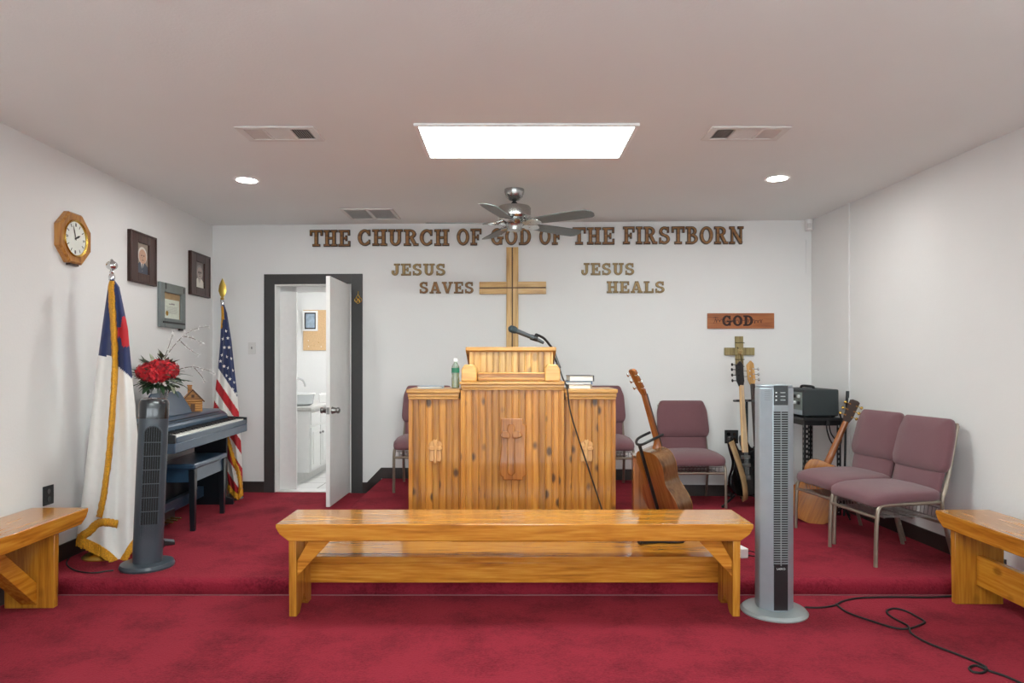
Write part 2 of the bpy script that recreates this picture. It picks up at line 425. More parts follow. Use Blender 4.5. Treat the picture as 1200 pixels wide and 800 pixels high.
# floor, stage, platform
b = MB(); b.box((0, 2.6, -0.05), (6.8, 3.9, 0.1)); struct(b.build('floor', M['carpet']))
b = MB(); b.box((0, -1.35, -0.05), (6.8, 4.0, 0.1)); struct(b.build('floor_rear', plain('pale_vinyl_floor', S(205, 206, 202), 0.5, var=0.04, scale=6)))  # unseen pale floor, invented to bounce neutral light onto the ceiling
b = MB()
prof = [(6.9, 0), (6.9, STAGE)]
prof += [(4.075 - 0.045 * math.sin(t), STAGE - 0.04 + 0.04 * math.cos(t)) for t in [i * PI / 2 / 6 for i in range(7)]]
prof += [(4.032, 0.03), (4.045, 0.0)]
b.prism([(y, z) for y, z in prof], -2.95, 2.94, 'yz'); struct(b.build('floor_stage', M['carpet'], ang=50))
b = MB(); b.box((0, 4.024, 0.002), (5.86, 0.007, 0.004)); struct(b.build('trim_1', plain('carpet_seam', S(140, 84, 92), 0.8)))
b = MB(); b.prism([(-1.28, 4.85), (1.3, 4.85), (1.3, 6.62), (-1.28, 6.72)], STAGE, PLAT, 'xy')
struct(b.build('floor_platform', M['carpet'], bevel=0.02, seg=3))

# ceiling
b = MB(); b.box((0, 1.8, CEIL + 0.05), (6.8, 10.4, 0.1)); struct(b.build('ceiling', M['ceiling']))

# side and rear walls
b = MB(); b.prism([(XL(YB), YB), (XL(6.9), 6.9), (XL(6.9) - 0.12, 6.9), (XL(YB) - 0.12, YB)], 0, CEIL + 0.02, 'xy'); struct(b.build('wall_left', M['wall']))
b = MB(); b.prism([(XR(YB), YB), (XR(6.9), 6.9), (XR(6.9) + 0.12, 6.9), (XR(YB) + 0.12, YB)], 0, CEIL + 0.02, 'xy'); struct(b.build('wall_right', M['wall']))
ADDED_WINS = [(-1.75, 1.7), (0.18, 1.7), (2.1, 1.7)]; WZ0, WZ1 = 0.8, 2.4  # invented windows behind the viewpoint, added to let daylight into the room
b = MB(); edges = [-3.1]
for c, w in ADDED_WINS: edges += [c - w / 2, c + w / 2]
edges.append(3.5)
for i in range(0, len(edges), 2): b.box(((edges[i] + edges[i + 1]) / 2, YB - 0.06, CEIL / 2), (edges[i + 1] - edges[i], 0.12, CEIL))
for c, w in ADDED_WINS:
    b.box((c, YB - 0.06, WZ0 / 2), (w, 0.12, WZ0)); b.box((c, YB - 0.06, (WZ1 + CEIL) / 2), (w, 0.12, CEIL - WZ1))
struct(b.build('wall_rear', M['wall']))
for i, (c, w) in enumerate(ADDED_WINS):
    b = MB(); zc, hh_ = (WZ0 + WZ1) / 2, WZ1 - WZ0
    for sx in (-1, 0, 1): b.box((c + sx * (w / 2 - 0.025), YB - 0.06, zc), (0.05, 0.08, hh_))
    for sz in (-1, 0, 1): b.box((c, YB - 0.06, zc + sz * (hh_ / 2 - 0.025)), (w, 0.075, 0.05))
    struct(b.build('window_%d' % (i + 1), M['white']))
    ld = bpy.data.lights.new('window_portal', 'AREA'); ld.shape = 'RECTANGLE'; ld.size = w; ld.size_y = hh_; ld.cycles.is_portal = True
    lo_ = bpy.data.objects.new('window_portal', ld); COL.objects.link(lo_); lo_.location = (c, YB - 0.13, zc); lo_.rotation_euler = (PI / 2, 0, 0)

# back wall with door opening, in the wall's own frame
u0 = ucoord(on_back(322, 450)); u1 = ucoord(on_back(412, 450)); ztop = on_back(322, 333).z
DT = 0.11
def wall_obj(name, rects, mat, y0, y1, bevel=0.0):
    b = MB()
    for (a0, z0, a1, z1) in rects: b.box(((a0 + a1) / 2, (y0 + y1) / 2, (z0 + z1) / 2), (a1 - a0, abs(y1 - y0), z1 - z0))
    return b.build(name, mat, loc=LC, rz=WA, bevel=bevel)
struct(wall_obj('wall_back', [(0, 0, u0, CEIL + .02), (u1, 0, WLEN + 0.02, CEIL + .02), (u0, ztop, u1, CEIL + .02)], M['wall'], 0, DT))
# baseboards
ca, cb = ucoord(on_back(310, 450)), ucoord(on_back(425, 450))
cz = on_back(310, 321.5).z
pl, pr = ucoord(Vector((-1.28, 6.7, 0))), ucoord(Vector((1.3, 6.58, 0)))
struct(wall_obj('baseboard_back', [(0.001, STAGE, ca, STAGE + .105), (cb, STAGE, pl, STAGE + .105), (pr, STAGE, WLEN, STAGE + .105)], M['base'], -0.012, 0.0))
b = MB()
b.box(((pl + pr) / 2, -0.006, PLAT + 0.052), (pr - pl, 0.012, 0.105))
b.prism([(pl - 0.14, STAGE + 0.105), (pl - 0.14, STAGE + 0.0), (pl, STAGE), (pl, PLAT + 0.105)], -0.012, -0.0005, 'xz')
struct(b.build('baseboard_platform', M['base'], loc=LC, rz=WA))
for nm, X, sg in (('baseboard_left', XL, 1), ('baseboard_right', XR, -1)):
    b = MB()
    b.prism([(X(4.06), 4.06), (X(6.5), 6.5), (X(6.5) + sg * .012, 6.5), (X(4.06) + sg * .012, 4.06)], STAGE, STAGE + 0.105, 'xy')
    b.prism([(X(YB), YB), (X(4.02), 4.02), (X(4.02) + sg * .012, 4.02), (X(YB) + sg * .012, YB)], 0, 0.105, 'xy')
    struct(b.build(nm, M['base']))
# surface raceway on right wall
v = on_right(995, 400); b = MB(); b.box((0, 0, 0), (0.012, 0.035, CEIL - STAGE - 0.2))
struct(b.build('trim_2', M['wall'], loc=(v.x - 0.006, v.y, (CEIL + STAGE + 0.2) / 2), bevel=0.003))
b = MB(); b.box((0, 0, 0), (0.02, 0.012, 0.0)) if False else None
v = on_back(946, 300); b = MB(); b.box((0, 0, 0), (0.03, 0.01, 0.32)); struct(b.build('trim_3', M['wall'], loc=Vector((v.x, v.y, 2.38)) + WN * 0.005, rz=WA))

# door casing, frame, leaf
struct(wall_obj('trim_4', [(ca, STAGE, u0, cz), (u1, STAGE, cb, cz), (u0, ztop, u1, cz)], M['casing'], -0.016, 0.004, 0.002))
jl = ucoord(on_back(343, 450)); jz = on_back(343, 341).z
b = MB()
b.box(((u0 + 0.006), 0.06, (STAGE + ztop) / 2), (0.012, 0.13, ztop - STAGE))
b.box(((u1 - 0.006), 0.06, (STAGE + ztop) / 2), (0.012, 0.13, ztop - STAGE))
b.box(((u0 + u1) / 2, 0.06, ztop - 0.006), (u1 - u0, 0.13, 0.012))
b.box(((u0 + jl + .012) / 2, 0.115, (STAGE + ztop) / 2), (jl - u0 - .012, 0.02, ztop - STAGE))
b.box(((u0 + u1) / 2, 0.115, (jz + ztop) / 2), (u1 - u0 - .02, 0.02, ztop - jz))
b.box(((u0 + u1) / 2, 0.09, STAGE + 0.004), (u1 - u0, 0.17, 0.008))
fr = struct(b.build('window_trim' if False else 'trim_5', M['white'], loc=LC, rz=WA, bevel=0.002))

hinge = on_back(411.5, 450); hinge = Vector((hinge.x, hinge.y, 0)) + WN * 0.02
lead = Vector(((387 - 600) / 800 * 5.97, 5.97, 0))
dv = lead - hinge; dw = dv.length; da = math.atan2(dv.y, dv.x)
b = MB(); b.box((dw / 2, 0, (STAGE + 0.012 + ztop - 0.012) / 2), (dw, 0.036, ztop - STAGE - 0.03))
dr = struct(b.build('door_1', M['door'], loc=hinge + Vector((-0.02, 0, 0)), rz=da, bevel=0.002))
kz = P(392, 481, 6.0).z
for sgn in (1, -1):
    b = MB(); R = RX(-sgn * PI / 2)
    b.lathe([(0.033, 0), (0.033, 0.006), (0.013, 0.01), (0.012, 0.032), (0.022, 0.04), (0.028, 0.052), (0.026, 0.064), (0.014, 0.07)], 20, (dw - 0.065, sgn * 0.017, kz), R)
    b.build('door_knob', M['steel'], dr)
b = MB(); b.box((dw + 0.001, 0, kz), (0.004, 0.026, 0.06)); b.build('latch_plate', M['steel'], dr)
for z in (0.35, 1.1, 1.93):
    b = MB(); b.tube([(0.0, -0.022, z - 0.045), (0.0, -0.022, z + 0.045)], 0.008, 8); b.box((0.02, -0.019, z), (0.04, 0.003, 0.09)); b.build('hinge', M['steel'], dr)

# washroom beyond the door
wx0, wx1, wy1 = -2.99, -1.1, 9.4
b = MB(); b.prism([(wx0, 6.85), (wx1, 6.78), (wx1, wy1), (wx0, wy1)], 0.0, STAGE, 'xy'); struct(b.build('floor_washroom', M['tile']))
b = MB(); b.box(((wx0 + wx1) / 2, wy1 + 0.04, 1.35), (wx1 - wx0 + 0.2, 0.08, 2.7)); struct(b.build('wall_washroom_back', M['wall']))
b = MB(); b.box((wx0 - 0.04, 8.15, 1.35), (0.08, 2.5, 2.7)); struct(b.build('wall_washroom_left', M['wall']))
b = MB(); b.box((wx1 + 0.04, 8.1, 1.35), (0.08, 2.6, 2.7)); struct(b.build('wall_washroom_right', M['wall']))
b = MB(); b.box(((wx0 + wx1) / 2, 8.15, 2.62), (wx1 - wx0 + .2, 2.55, 0.06)); struct(b.build('ceiling_washroom', M['ceiling']))
t = thing('ceiling_lamp', 'round white ceiling lamp in the washroom beyond the doorway', 'light', (-1.75, 8.1, 2.59))
b = MB(); b.lathe([(0.15, 0), (0.16, -0.03), (0.15, -0.035)], 24); b.build('frame', M['white'], t)
b = MB(); b.lathe([(0.14, -0.03), (0.12, -0.06), (0.06, -0.08), (0.0, -0.085)], 24); b.build('diffuser', plain('washroom_diffuser', (1, 1, 1, 1), 0.5, var=0, emit=170), t)

# vanity: front faces +X, along the washroom's left wall
vx0, vx1, vy0, vy1 = wx0 + 0.005, -2.165, 7.3, 8.75
vt = 0.095 + 0.80
t = thing('vanity_cabinet', 'white washroom vanity cabinet with panelled doors seen through the doorway', 'cabinet', ((vx0 + vx1) / 2, (vy0 + vy1) / 2, STAGE))
hx, hy = (vx1 - vx0) / 2, (vy1 - vy0) / 2
b = MB(); b.box((-0.03, 0, 0.05), (2 * hx - 0.07, 2 * hy - 0.03, 0.1)); b.build('plinth', M['offwhite'], t)
b = MB(); b.box((0, 0, 0.43), (2 * hx, 2 * hy, 0.66)); b.build('body', M['cabinet'], t, bevel=0.003)
b = MB(); b.box((0.012, -0.01, 0.78), (2 * hx + 0.024, 2 * hy + 0.03, 0.04)); b.build('countertop', M['counter'], t, bevel=0.01)
nd = 4; dwid = 2 * hy / nd
for i in range(nd):
    y = -hy + dwid * (i + 0.5)
    b = MB(); b.box((hx + 0.009, y, 0.355), (0.018, dwid - 0.03, 0.45)); b.box((hx + 0.021, y, 0.355), (0.008, dwid - 0.13, 0.35))
    d = b.build('door', M['cabinet'], t, bevel=0.004)
    b = MB(); b.ball((hx + 0.03, y + (dwid * 0.36) * (1 if i % 2 == 0 else -1), 0.5), 0.013); b.build('knob', M['steel'], d)
    b = MB(); b.box((hx + 0.009, y, 0.675), (0.018, dwid - 0.03, 0.13)); b.build('drawer', M['cabinet'], t, bevel=0.004)
# things on the vanity
t = thing('wash_basin', 'clear plastic wash basin on the washroom vanity counter', 'basin', (-2.36, 7.62, STAGE + 0.80))
b = MB(); b.lathe([(0.10, 0), (0.135, 0.02), (0.15, 0.12), (0.158, 0.125), (0.158, 0.132), (0.142, 0.132), (0.128, 0.03), (0.0, 0.02)], 24); b.build('bowl', plain('clear_tub', S(232, 236, 238), 0.15, trans=0.35, var=0.02), t)
b = MB(); b.tube([(0.155 * math.cos(a), 0.155 * math.sin(a), 0.132) for a in [i * 2 * PI / 24 for i in range(24)]], 0.008, 6, closed=True); b.build('rim', M['white'], t)
t = thing('faucet', 'chrome arched faucet behind the washroom basin', 'faucet', (-2.56, 7.92, STAGE + 0.80))
b = MB(); b.lathe([(0.03, 0), (0.03, 0.01), (0.016, 0.03), (0.016, 0.06)], 16); b.build('base', M['chrome'], t)
b = MB(); b.tube(spline([(0, 0, 0.05), (0.0, 0, 0.22), (0.05, 0, 0.29), (0.13, 0, 0.27), (0.16, 0, 0.2)], 6), 0.011, 8); b.build('spout', M['chrome'], t)
t = thing('soap_box', 'small white box on the far end of the washroom counter', 'box', (-2.27, 8.25, STAGE + 0.80), 0.3)
b = MB(); b.box((0, 0, 0.05), (0.12, 0.18, 0.1)); b.build('carton', M['white'], t, bevel=0.006)
b = MB(); b.box((0, 0, 0.105), (0.08, 0.12, 0.012)); b.build('flap', M['offwhite'], t, bevel=0.003)
# cork board, picture, dispenser
v = P(355, 363, wy1 - 0.02); v2 = P(390, 410.5, wy1 - 0.02)
t = thing('cork_board', 'tan cork board on the washroom back wall', 'board', ((v.x + v2.x) / 2, wy1 - 0.001, (v.z + v2.z) / 2))
w_, h_ = v2.x - v.x, v.z - v2.z
b = MB(); b.box((0, -0.008, 0), (w_, 0.016, h_)); b.build('cork', M['tan'], t, bevel=0.004)
for k in range(6):
    b = MB(); b.ball((random.uniform(-.15, .15), -0.018, random.uniform(-.24, -.05)), 0.006, 8); b.build('pin', M['white'] if k % 2 else M['brass'], t)
v = P(354.5, 364, wy1 - 0.04); v2 = P(372, 387.5, wy1 - 0.04)
t = thing('picture_frame', 'white framed blue picture over the cork board corner', 'picture', ((v.x + v2.x) / 2, wy1 - 0.017, (v.z + v2.z) / 2))
w_, h_ = v2.x - v.x, v.z - v2.z
b = MB()
for s_ in (1, -1):
    b.box((s_ * (w_ / 2 - .012), -0.012, 0), (0.024, 0.024, h_)); b.box((0, -0.012, s_ * (h_ / 2 - .012)), (w_ - .048, 0.024, 0.024))
b.build('frame', M['white'], t)
b = MB(); b.box((0, -0.006, 0), (w_ - 0.046, 0.01, h_ - 0.046)); b.mi = 1; b.box((0, -0.012, 0), (w_ - 0.085, 0.004, h_ - 0.085)); b.build('print', [M['ink'], M['picture_blue']], t)
v = P(346, 376, 9.15)
t = thing('towel_dispenser', 'white rounded dispenser on the washroom left wall above the basin', 'dispenser', (wx0 + 0.001, 9.15, v.z))
b = MB(); b.box((0.04, 0, 0), (0.08, 0.3, 0.33)); b.build("housing", M["white"], t, bevel=0.03, seg=4)
b = MB(); b.box((0.081, 0, -0.05), (0.004, 0.18, 0.05)); b.build('label_plate', M['offwhite'], t)

# ------------------------------------------------------------------ ceiling fittings
def troffer(x, y, label, mat):
    t = thing('ceiling_panel_light', label, 'light', (x, y, CEIL), group='ceiling panel lights')
    W, D = 1.235, 0.6
    b = MB()
    for s_ in (1, -1):
        b.box((0, s_ * (D / 2 + 0.004), -0.008), (W + 0.05, 0.025, 0.016)); b.box((s_ * (W / 2 + 0.012), 0, -0.008), (0.025, D - 0.02, 0.016))
    b.build('frame', M['white'], t, bevel=0.002)
    b = MB(); b.box((0, 0, -0.006), (W, D - 0.018, 0.008)); b.build('diffuser', mat, t)
troffer(0.083, 4.19, 'bright rectangular panel light in the ceiling in front of the fan', M['lamp'])
for yy in (0.9, -1.7):
    pass

def downlight(px, py, label):
    d = (CEIL - CAMZ) * F / (HZ - py); p = P(px, py, d)
    t = thing('recessed_light', label, 'light', (p.x, p.y, CEIL), group='recessed ceiling lights')
    b = MB(); b.lathe([(0.066, 0.0), (0.092, 0.0), (0.092, -0.004), (0.086, -0.009), (0.068, -0.006)], 32, ring=True); b.build('trim_ring', M['white'], t)
    b = MB(); b.lathe([(0.068, -0.001), (0.068, -0.005), (0.0, -0.0055)], 32); b.build('lens', M['can'], t)
downlight(289, 210.5, 'small round recessed ceiling light nearer the left wall')
downlight(911, 208.5, 'small round recessed ceiling light nearer the right wall')

def register(x0, x1, y0, y1, label, dark_side):
    cx, cy, W, D = (x0 + x1) / 2, (y0 + y1) / 2, x1 - x0, y1 - y0
    t = thing('ceiling_vent', label, 'vent', (cx, cy, CEIL), group='supply vents in the ceiling')
    b = MB(); iw, idp = W - 0.09, D - 0.075
    for s_ in (1, -1):
        b.box((0, s_ * (D / 2 - 0.018), -0.005), (W, 0.036, 0.010)); b.box((s_ * (W / 2 - 0.022), 0, -0.005), (0.044, D - 0.07, 0.010))
    for k in (-1, 1): b.box((k * iw * 0.2, 0, -0.006), (0.016, idp, 0.008))
    b.build('frame', M['offwhite'], t, bevel=0.003)
    b = MB(); b.box((0, 0, -0.0008), (iw + 0.01, idp + 0.01, 0.0012)); b.build('recess', M['vent_dark'], t)
    n = 8                                               # end louvres lean opposite ways
    for side in (-1, 1):
        b = MB()
        for k in range(n):
            x = side * (iw * 0.215 + (k + 0.5) * (iw * 0.285 / n))
            b.box((x, 0, -0.0055), (0.009 if side != dark_side else 0.004, idp, 0.0015), RY(side * 0.6 if side != dark_side else side * 1.3))
        b.build('louvres', M['offwhite'], t)
    b = MB()
    for k in range(7): b.box((0, -idp / 2 + (k + 0.5) * idp / 7, -0.005), (iw * 0.385, idp / 7 * 0.93, 0.0015), RX(-0.15))
    b.build('centre_louvres', M['offwhite'], t)
register(-1.60, -1.14, 3.92, 4.17, 'white ceiling vent on the left of the panel light', 1)
register(1.15, 1.61, 3.92, 4.16, 'white ceiling vent on the right of the panel light', -1)
t = thing('return_vent', 'flat white square ceiling grille near the back wall above the doorway', 'vent', (-1.285, 6.22, CEIL))
b = MB()
for s_ in (1, -1):
    b.box((0, s_ * 0.2, -0.006), (0.47, 0.03, 0.012)); b.box((s_ * 0.22, 0, -0.006), (0.03, 0.37, 0.012))
b.box((0, 0, -0.005), (0.03, 0.37, 0.01)); b.build('frame', M['offwhite'], t, bevel=0.003)
b = MB(); b.box((0, 0, -0.0008), (0.41, 0.37, 0.0012)); b.build('recess', M['grille_grey'], t)
b = MB()
for k in range(14): b.box((0, -0.175 + k * 0.027, -0.005), (0.41, 0.015, 0.0015), RX(0.5))
b.build('louvres', M['offwhite'], t)

# ceiling fan
fz = CEIL; fx, fy = 0.018, 5.36
t = thing('ceiling_fan', 'five-bladed ceiling fan with brushed nickel motor and grey blades', 'fan', (fx, fy, fz))
b = MB(); b.lathe([(0.078, 0), (0.078, -0.022), (0.066, -0.058), (0.04, -0.084), (0.018, -0.09)], 32); b.build('canopy', M['nickel'], t)
b = MB(); b.lathe([(0.014, -0.088), (0.014, -0.13)], 16); b.lathe([(0.02, -0.1), (0.026, -0.108), (0.02, -0.118)], 16); b.build('downrod', M['black_metal'], t)
b = MB(); b.lathe([(0.02, -0.118), (0.07, -0.124), (0.122, -0.136), (0.13, -0.15), (0.13, -0.215), (0.118, -0.232), (0.09, -0.24)], 40); b.build('motor_housing', M['nickel'], t)
b = MB(); b.lathe([(0.09, -0.236), (0.095, -0.25), (0.072, -0.268), (0.06, -0.30), (0.058, -0.32), (0.03, -0.332), (0.0, -0.334)], 32); b.build('switch_cup', M['nickel'], t)
bz = -0.275
arm = bld = None
for k in range(5):
    a = math.radians(-34.5 + 72 * k)
    if arm is None:
        b = MB()
        b.prism([(0.08, -0.035), (0.12, -0.03), (0.16, -0.05), (0.2, -0.052), (0.235, -0.03), (0.25, 0), (0.235, 0.03), (0.2, 0.052), (0.16, 0.05), (0.12, 0.03), (0.08, 0.035)], -0.004, 0.004, 'xy')
        b.tube(spline([(0.085, 0, 0.03), (0.12, 0, 0.022), (0.16, 0, 0.004)], 5), 0.014, 8)
        for yy in (-0.028, 0.028): b.tube(spline([(0.11, yy * .6, 0.012), (0.16, yy * 1.5, 0.012), (0.21, yy * 1.2, 0.008), (0.24, 0, 0.006)], 5), 0.008, 6)
        arm = b.build('blade_arm', M['nickel'], t, bevel=0.002); ar = arm
        b = MB()
        outl = [(0.17, -0.045), (0.22, -0.058), (0.4, -0.07), (0.58, -0.074), (0.66, -0.066), (0.69, -0.03), (0.695, 0.01), (0.68, 0.05), (0.655, 0.067), (0.56, 0.07), (0.4, 0.066), (0.22, 0.056), (0.17, 0.045)]
        for f in b.prism(outl, 0.004, 0.010, 'xy'): pass
        bld = b.build('blade', M['blade'], t, bevel=0.001, seg=1); bl = bld
    else:
        ar = arm.copy(); COL.objects.link(ar); ar.parent = t
        bl = bld.copy(); COL.objects.link(bl); bl.parent = t
    for o in (ar, bl):
        o.location = (0, 0, bz); o.rotation_euler = (Matrix.Rotation(a, 3, 'Z') @ Matrix.Rotation(math.radians(-12), 3, 'X')).to_euler()
# motion detector
v = on_back(948, 264)
t = thing('motion_detector', 'small white motion detector high in the right back corner', 'detector', v + WN * 0.0, WA - 0.35)
b = MB(); b.prism([(-0.036, -0.005), (0.036, -0.005), (0.03, -0.045), (0.012, -0.06), (-0.012, -0.06), (-0.03, -0.045)], -0.055, 0.055, 'xy'); b.build('housing', M['white'], t, bevel=0.006)
b = MB(); b.prism([(-0.026, -0.044), (0.026, -0.044), (0.012, -0.063), (-0.012, -0.063)], -0.035, 0.01, 'xy'); b.build('lens', M['offwhite'], t, bevel=0.003)

# ------------------------------------------------------------------ lettering
def arc(cx, cy, rx, ry, a0, a1, w, wy=None): return ('a', cx, cy, rx, ry, a0, a1, w, wy or w)
def rc(x0, y0, x1, y1): return ('r', x0, y0, x1, y1)
def ln(x0, y0, x1, y1, w): return ('l', x0, y0, x1, y1, w)
SH = 0.13
G = {
 'T': (0.94, [rc(.35, 0, .59, 1), rc(0, .86, .94, 1), rc(0, .66, .14, 1), rc(.80, .66, .94, 1), rc(.2, 0, .74, SH)]),
 'H': (1.0, [rc(.12, 0, .36, 1), rc(.64, 0, .88, 1), rc(.36, .43, .64, .57), rc(0, 0, .46, SH), rc(0, 1 - SH, .46, 1), rc(.54, 0, 1, SH), rc(.54, 1 - SH, 1, 1)]),
 'E': (0.88, [rc(.12, 0, .36, 1), rc(0, 0, .86, SH), rc(0, 1 - SH, .84, 1), rc(.36, .44, .6, .56), rc(.52, .34, .64, .66), rc(.73, 0, .86, .32), rc(.71, .68, .84, 1)]),
 'F': (0.86, [rc(.12, 0, .36, 1), rc(0, 0, .5, SH), rc(0, 1 - SH, .84, 1), rc(.36, .42, .6, .54), rc(.52, .32, .64, .64), rc(.71, .68, .84, 1)]),
 'C': (0.92, [arc(.48, .5, .36, .43, 38, 322, .24, .15), rc(.72, .62, .85, .97), rc(.74, .1, .84, .36)]),
 'G': (1.0, [arc(.48, .5, .36, .43, 38, 322, .24, .15), rc(.72, .62, .85, .97), rc(.5, .36, .98, .49), rc(.68, .03, .88, .45)]),
 'O': (0.98, [arc(.49, .5, .36, .43, 0, 360, .24, .15)]),
 'D': (0.96, [rc(.12, 0, .36, 1), rc(0, 0, .45, SH), rc(0, 1 - SH, .45, 1), arc(.42, .5, .40, .43, -90, 90, .24, .14)]),
 'U': (0.98, [rc(.12, .34, .36, 1), rc(.66, .34, .86, 1), arc(.49, .36, .26, .29, 180, 360, .23, .15), rc(0, 1 - SH, .46, 1), rc(.54, 1 - SH, .98, 1)]),
 'R': (1.0, [rc(.12, 0, .36, 1), rc(0, 0, .48, SH), rc(0, 1 - SH, .46, 1), arc(.44, .725, .27, .205, -90, 90, .23, .13), rc(.34, .45, .46, .585), ln(.5, .5, .76, .1, .23), rc(.66, 0, 1, SH)]),
 'B': (0.92, [rc(.12, 0, .36, 1), rc(0, 0, .45, SH), rc(0, 1 - SH, .45, 1), arc(.43, .735, .25, .2, -90, 90, .22, .13), arc(.43, .285, .33, .22, -90, 90, .24, .13), rc(.34, .45, .46, .56)]),
 'S': (0.88, [arc(.43, .725, .27, .205, 30, 270, .22, .14), arc(.43, .275, .29, .21, -150, 90, .22, .14), rc(.64, .66, .76, .98), rc(.06, .02, .18, .36)]),
 'I': (0.48, [rc(.12, 0, .36, 1), rc(0, 0, .48, SH), rc(0, 1 - SH, .48, 1)]),
 'N': (1.02, [rc(.12, 0, .27, 1), rc(.76, 0, .91, 1), ln(.17, .95, .84, .05, .24), rc(0, 0, .4, SH), rc(0, 1 - SH, .36, 1), rc(.62, 1 - SH, 1.02, 1)]),
 'J': (0.76, [rc(.38, .3, .62, 1), rc(.24, 1 - SH, .76, 1), arc(.31, .3, .19, .23, 190, 360, .22, .15), rc(.03, .2, .24, .42)]),
 'A': (1.04, [ln(.48, .98, .17, .04, .17), ln(.54, .98, .84, .04, .24), rc(.28, .25, .72, .37), rc(0, 0, .36, SH), rc(.6, 0, 1.04, SH), rc(.38, .86, .66, 1)]),
 'V': (1.02, [ln(.18, .96, .5, .04, .24), ln(.84, .96, .54, .04, .17), rc(0, 1 - SH, .44, 1), rc(.64, 1 - SH, 1.02, 1), rc(.4, 0, .64, .12)]),
 'L': (0.86, [rc(.12, 0, .36, 1), rc(0, 0, .84, SH), rc(0, 1 - SH, .48, 1), rc(.71, 0, .84, .36)]),
}
def glyph(b, ch, W, H, e, y0, y1):
    """strokes of one letter as prisms in the xz plane, grown by e (metres); width scaled to W"""
    gw, st = G[ch]; sx, sz = W / gw, H
    for s in st:
        if s[0] == 'r':
            _, x0, z0, x1, z1 = s
            b.prism([(x0 * sx - e, z0 * sz - e), (x1 * sx + e, z0 * sz - e), (x1 * sx + e, z1 * sz + e), (x0 * sx - e, z1 * sz + e)], y0, y1, 'xz')
        elif s[0] == 'l':
            _, x0, z0, x1, z1, w = s
            p, q = Vector((x0 * sx, z0 * sz)), Vector((x1 * sx, z1 * sz)); d = (q - p).normalized()
            n = Vector((-d.y, d.x)) * (w * sx / 2 + e); p -= d * e; q += d * e
            b.prism([tuple(p + n), tuple(p - n), tuple(q - n), tuple(q + n)], y0, y1, 'xz')
        else:
            _, cx, cz, rx, rz_, a0, a1, w, wy = s
            full = a1 - a0 >= 360; n = 26 if full else max(8, int((a1 - a0) / 14))
            A = [math.radians(a0 + (a1 - a0) * i / n) for i in range(n + 1)]
            o = [((cx + (rx + w / 2) * math.cos(a)) * sx + e * math.cos(a), (cz + (rz_ + wy / 2) * math.sin(a)) * sz + e * math.sin(a)) for a in A]
            i_ = [((cx + (rx - w / 2) * math.cos(a)) * sx - e * math.cos(a), (cz + (rz_ - wy / 2) * math.sin(a)) * sz - e * math.sin(a)) for a in A]
            for k in range(n):
                b.prism([i_[k], o[k], o[k + 1], i_[k + 1]], y0, y1, 'xz')
ORD = ['first', 'second', 'third', 'fourth', 'fifth', 'sixth', 'seventh', 'eighth', 'ninth']
def word(txt, px0, px1, pyt, pyb, label_word, group, face, edge, e=0.0045, thick=0.022):
    a = on_back(px0, pyb); c = on_back(px1, pyb); H = on_back(px0, pyt).z - a.z
    ua, uc = ucoord(a), ucoord(c); tot = uc - ua
    ws = [G[ch][0] for ch in txt]; gap = 0.07; full = sum(ws) + gap * (len(txt) - 1); k = tot / full
    u = ua
    for i, ch in enumerate(txt):
        W = ws[i] * k
        b = MB()
        b.mi = 1; glyph(b, ch, W - 0.004, H, e * 0.4, -thick, 0.0)
        b.mi = 0; glyph(b, ch, W - 0.004, H, -e, -thick - 0.004, -thick + 0.002)
        p = LC + WU * u + WN * 0.002
        frac = (u - ua) / tot
        cnt = txt.count(ch); nth = txt[:i + 1].count(ch)
        which = f', {ORD[nth - 1]} {ch} of that word,' if cnt > 1 else ''
        o = b.build('wall_letter', [face, edge], None, loc=(p.x, p.y, a.z + (c.z - a.z) * frac), rz=WA)
        tag(o, f'wooden letter {ch}{which} in {label_word}', 'letter', group)
        u += (ws[i] + gap) * k
gt = 'brown letters of the top line on the back wall'
LF, LE = M['letter_face'], M['letter_edge']
word('THE', 364, 411.5, 270, 289, 'the word THE before CHURCH', gt, LF, LE)
word('CHURCH', 420, 527, 269.3, 288.2, 'the word CHURCH', gt, LF, LE)
word('OF', 535.5, 565, 268.5, 287.5, 'the word OF before GOD', gt, LF, LE)
word('GOD', 575.5, 623, 268, 287.2, 'the word GOD behind the ceiling fan', gt, LF, LE)
word('OF', 632, 659, 267.5, 287, 'the word OF after GOD', gt, LF, LE)
word('THE', 671, 720.5, 267, 286.6, 'the word THE before FIRSTBORN', gt, LF, LE)
word('FIRSTBORN', 730, 871, 266, 286.2, 'the word FIRSTBORN', gt, LF, LE)
gs = 'small tan letters beside the big wall cross'
GF, GE = M['gold_face'], M['gold_edge']
word('JESUS', 459, 523, 309.2, 322.8, 'the word JESUS above SAVES', gs, GF, GE, 0.003, 0.015)
word('SAVES', 491.5, 556, 330.5, 343.8, 'the word SAVES', gs, LF, GE, 0.003, 0.015)
word('JESUS', 681, 744, 308.5, 322.3, 'the word JESUS above HEALS', gs, GF, GE, 0.003, 0.015)
word('HEALS', 711, 779.5, 329.8, 343.2, 'the word HEALS', gs, GF, GE, 0.003, 0.015)

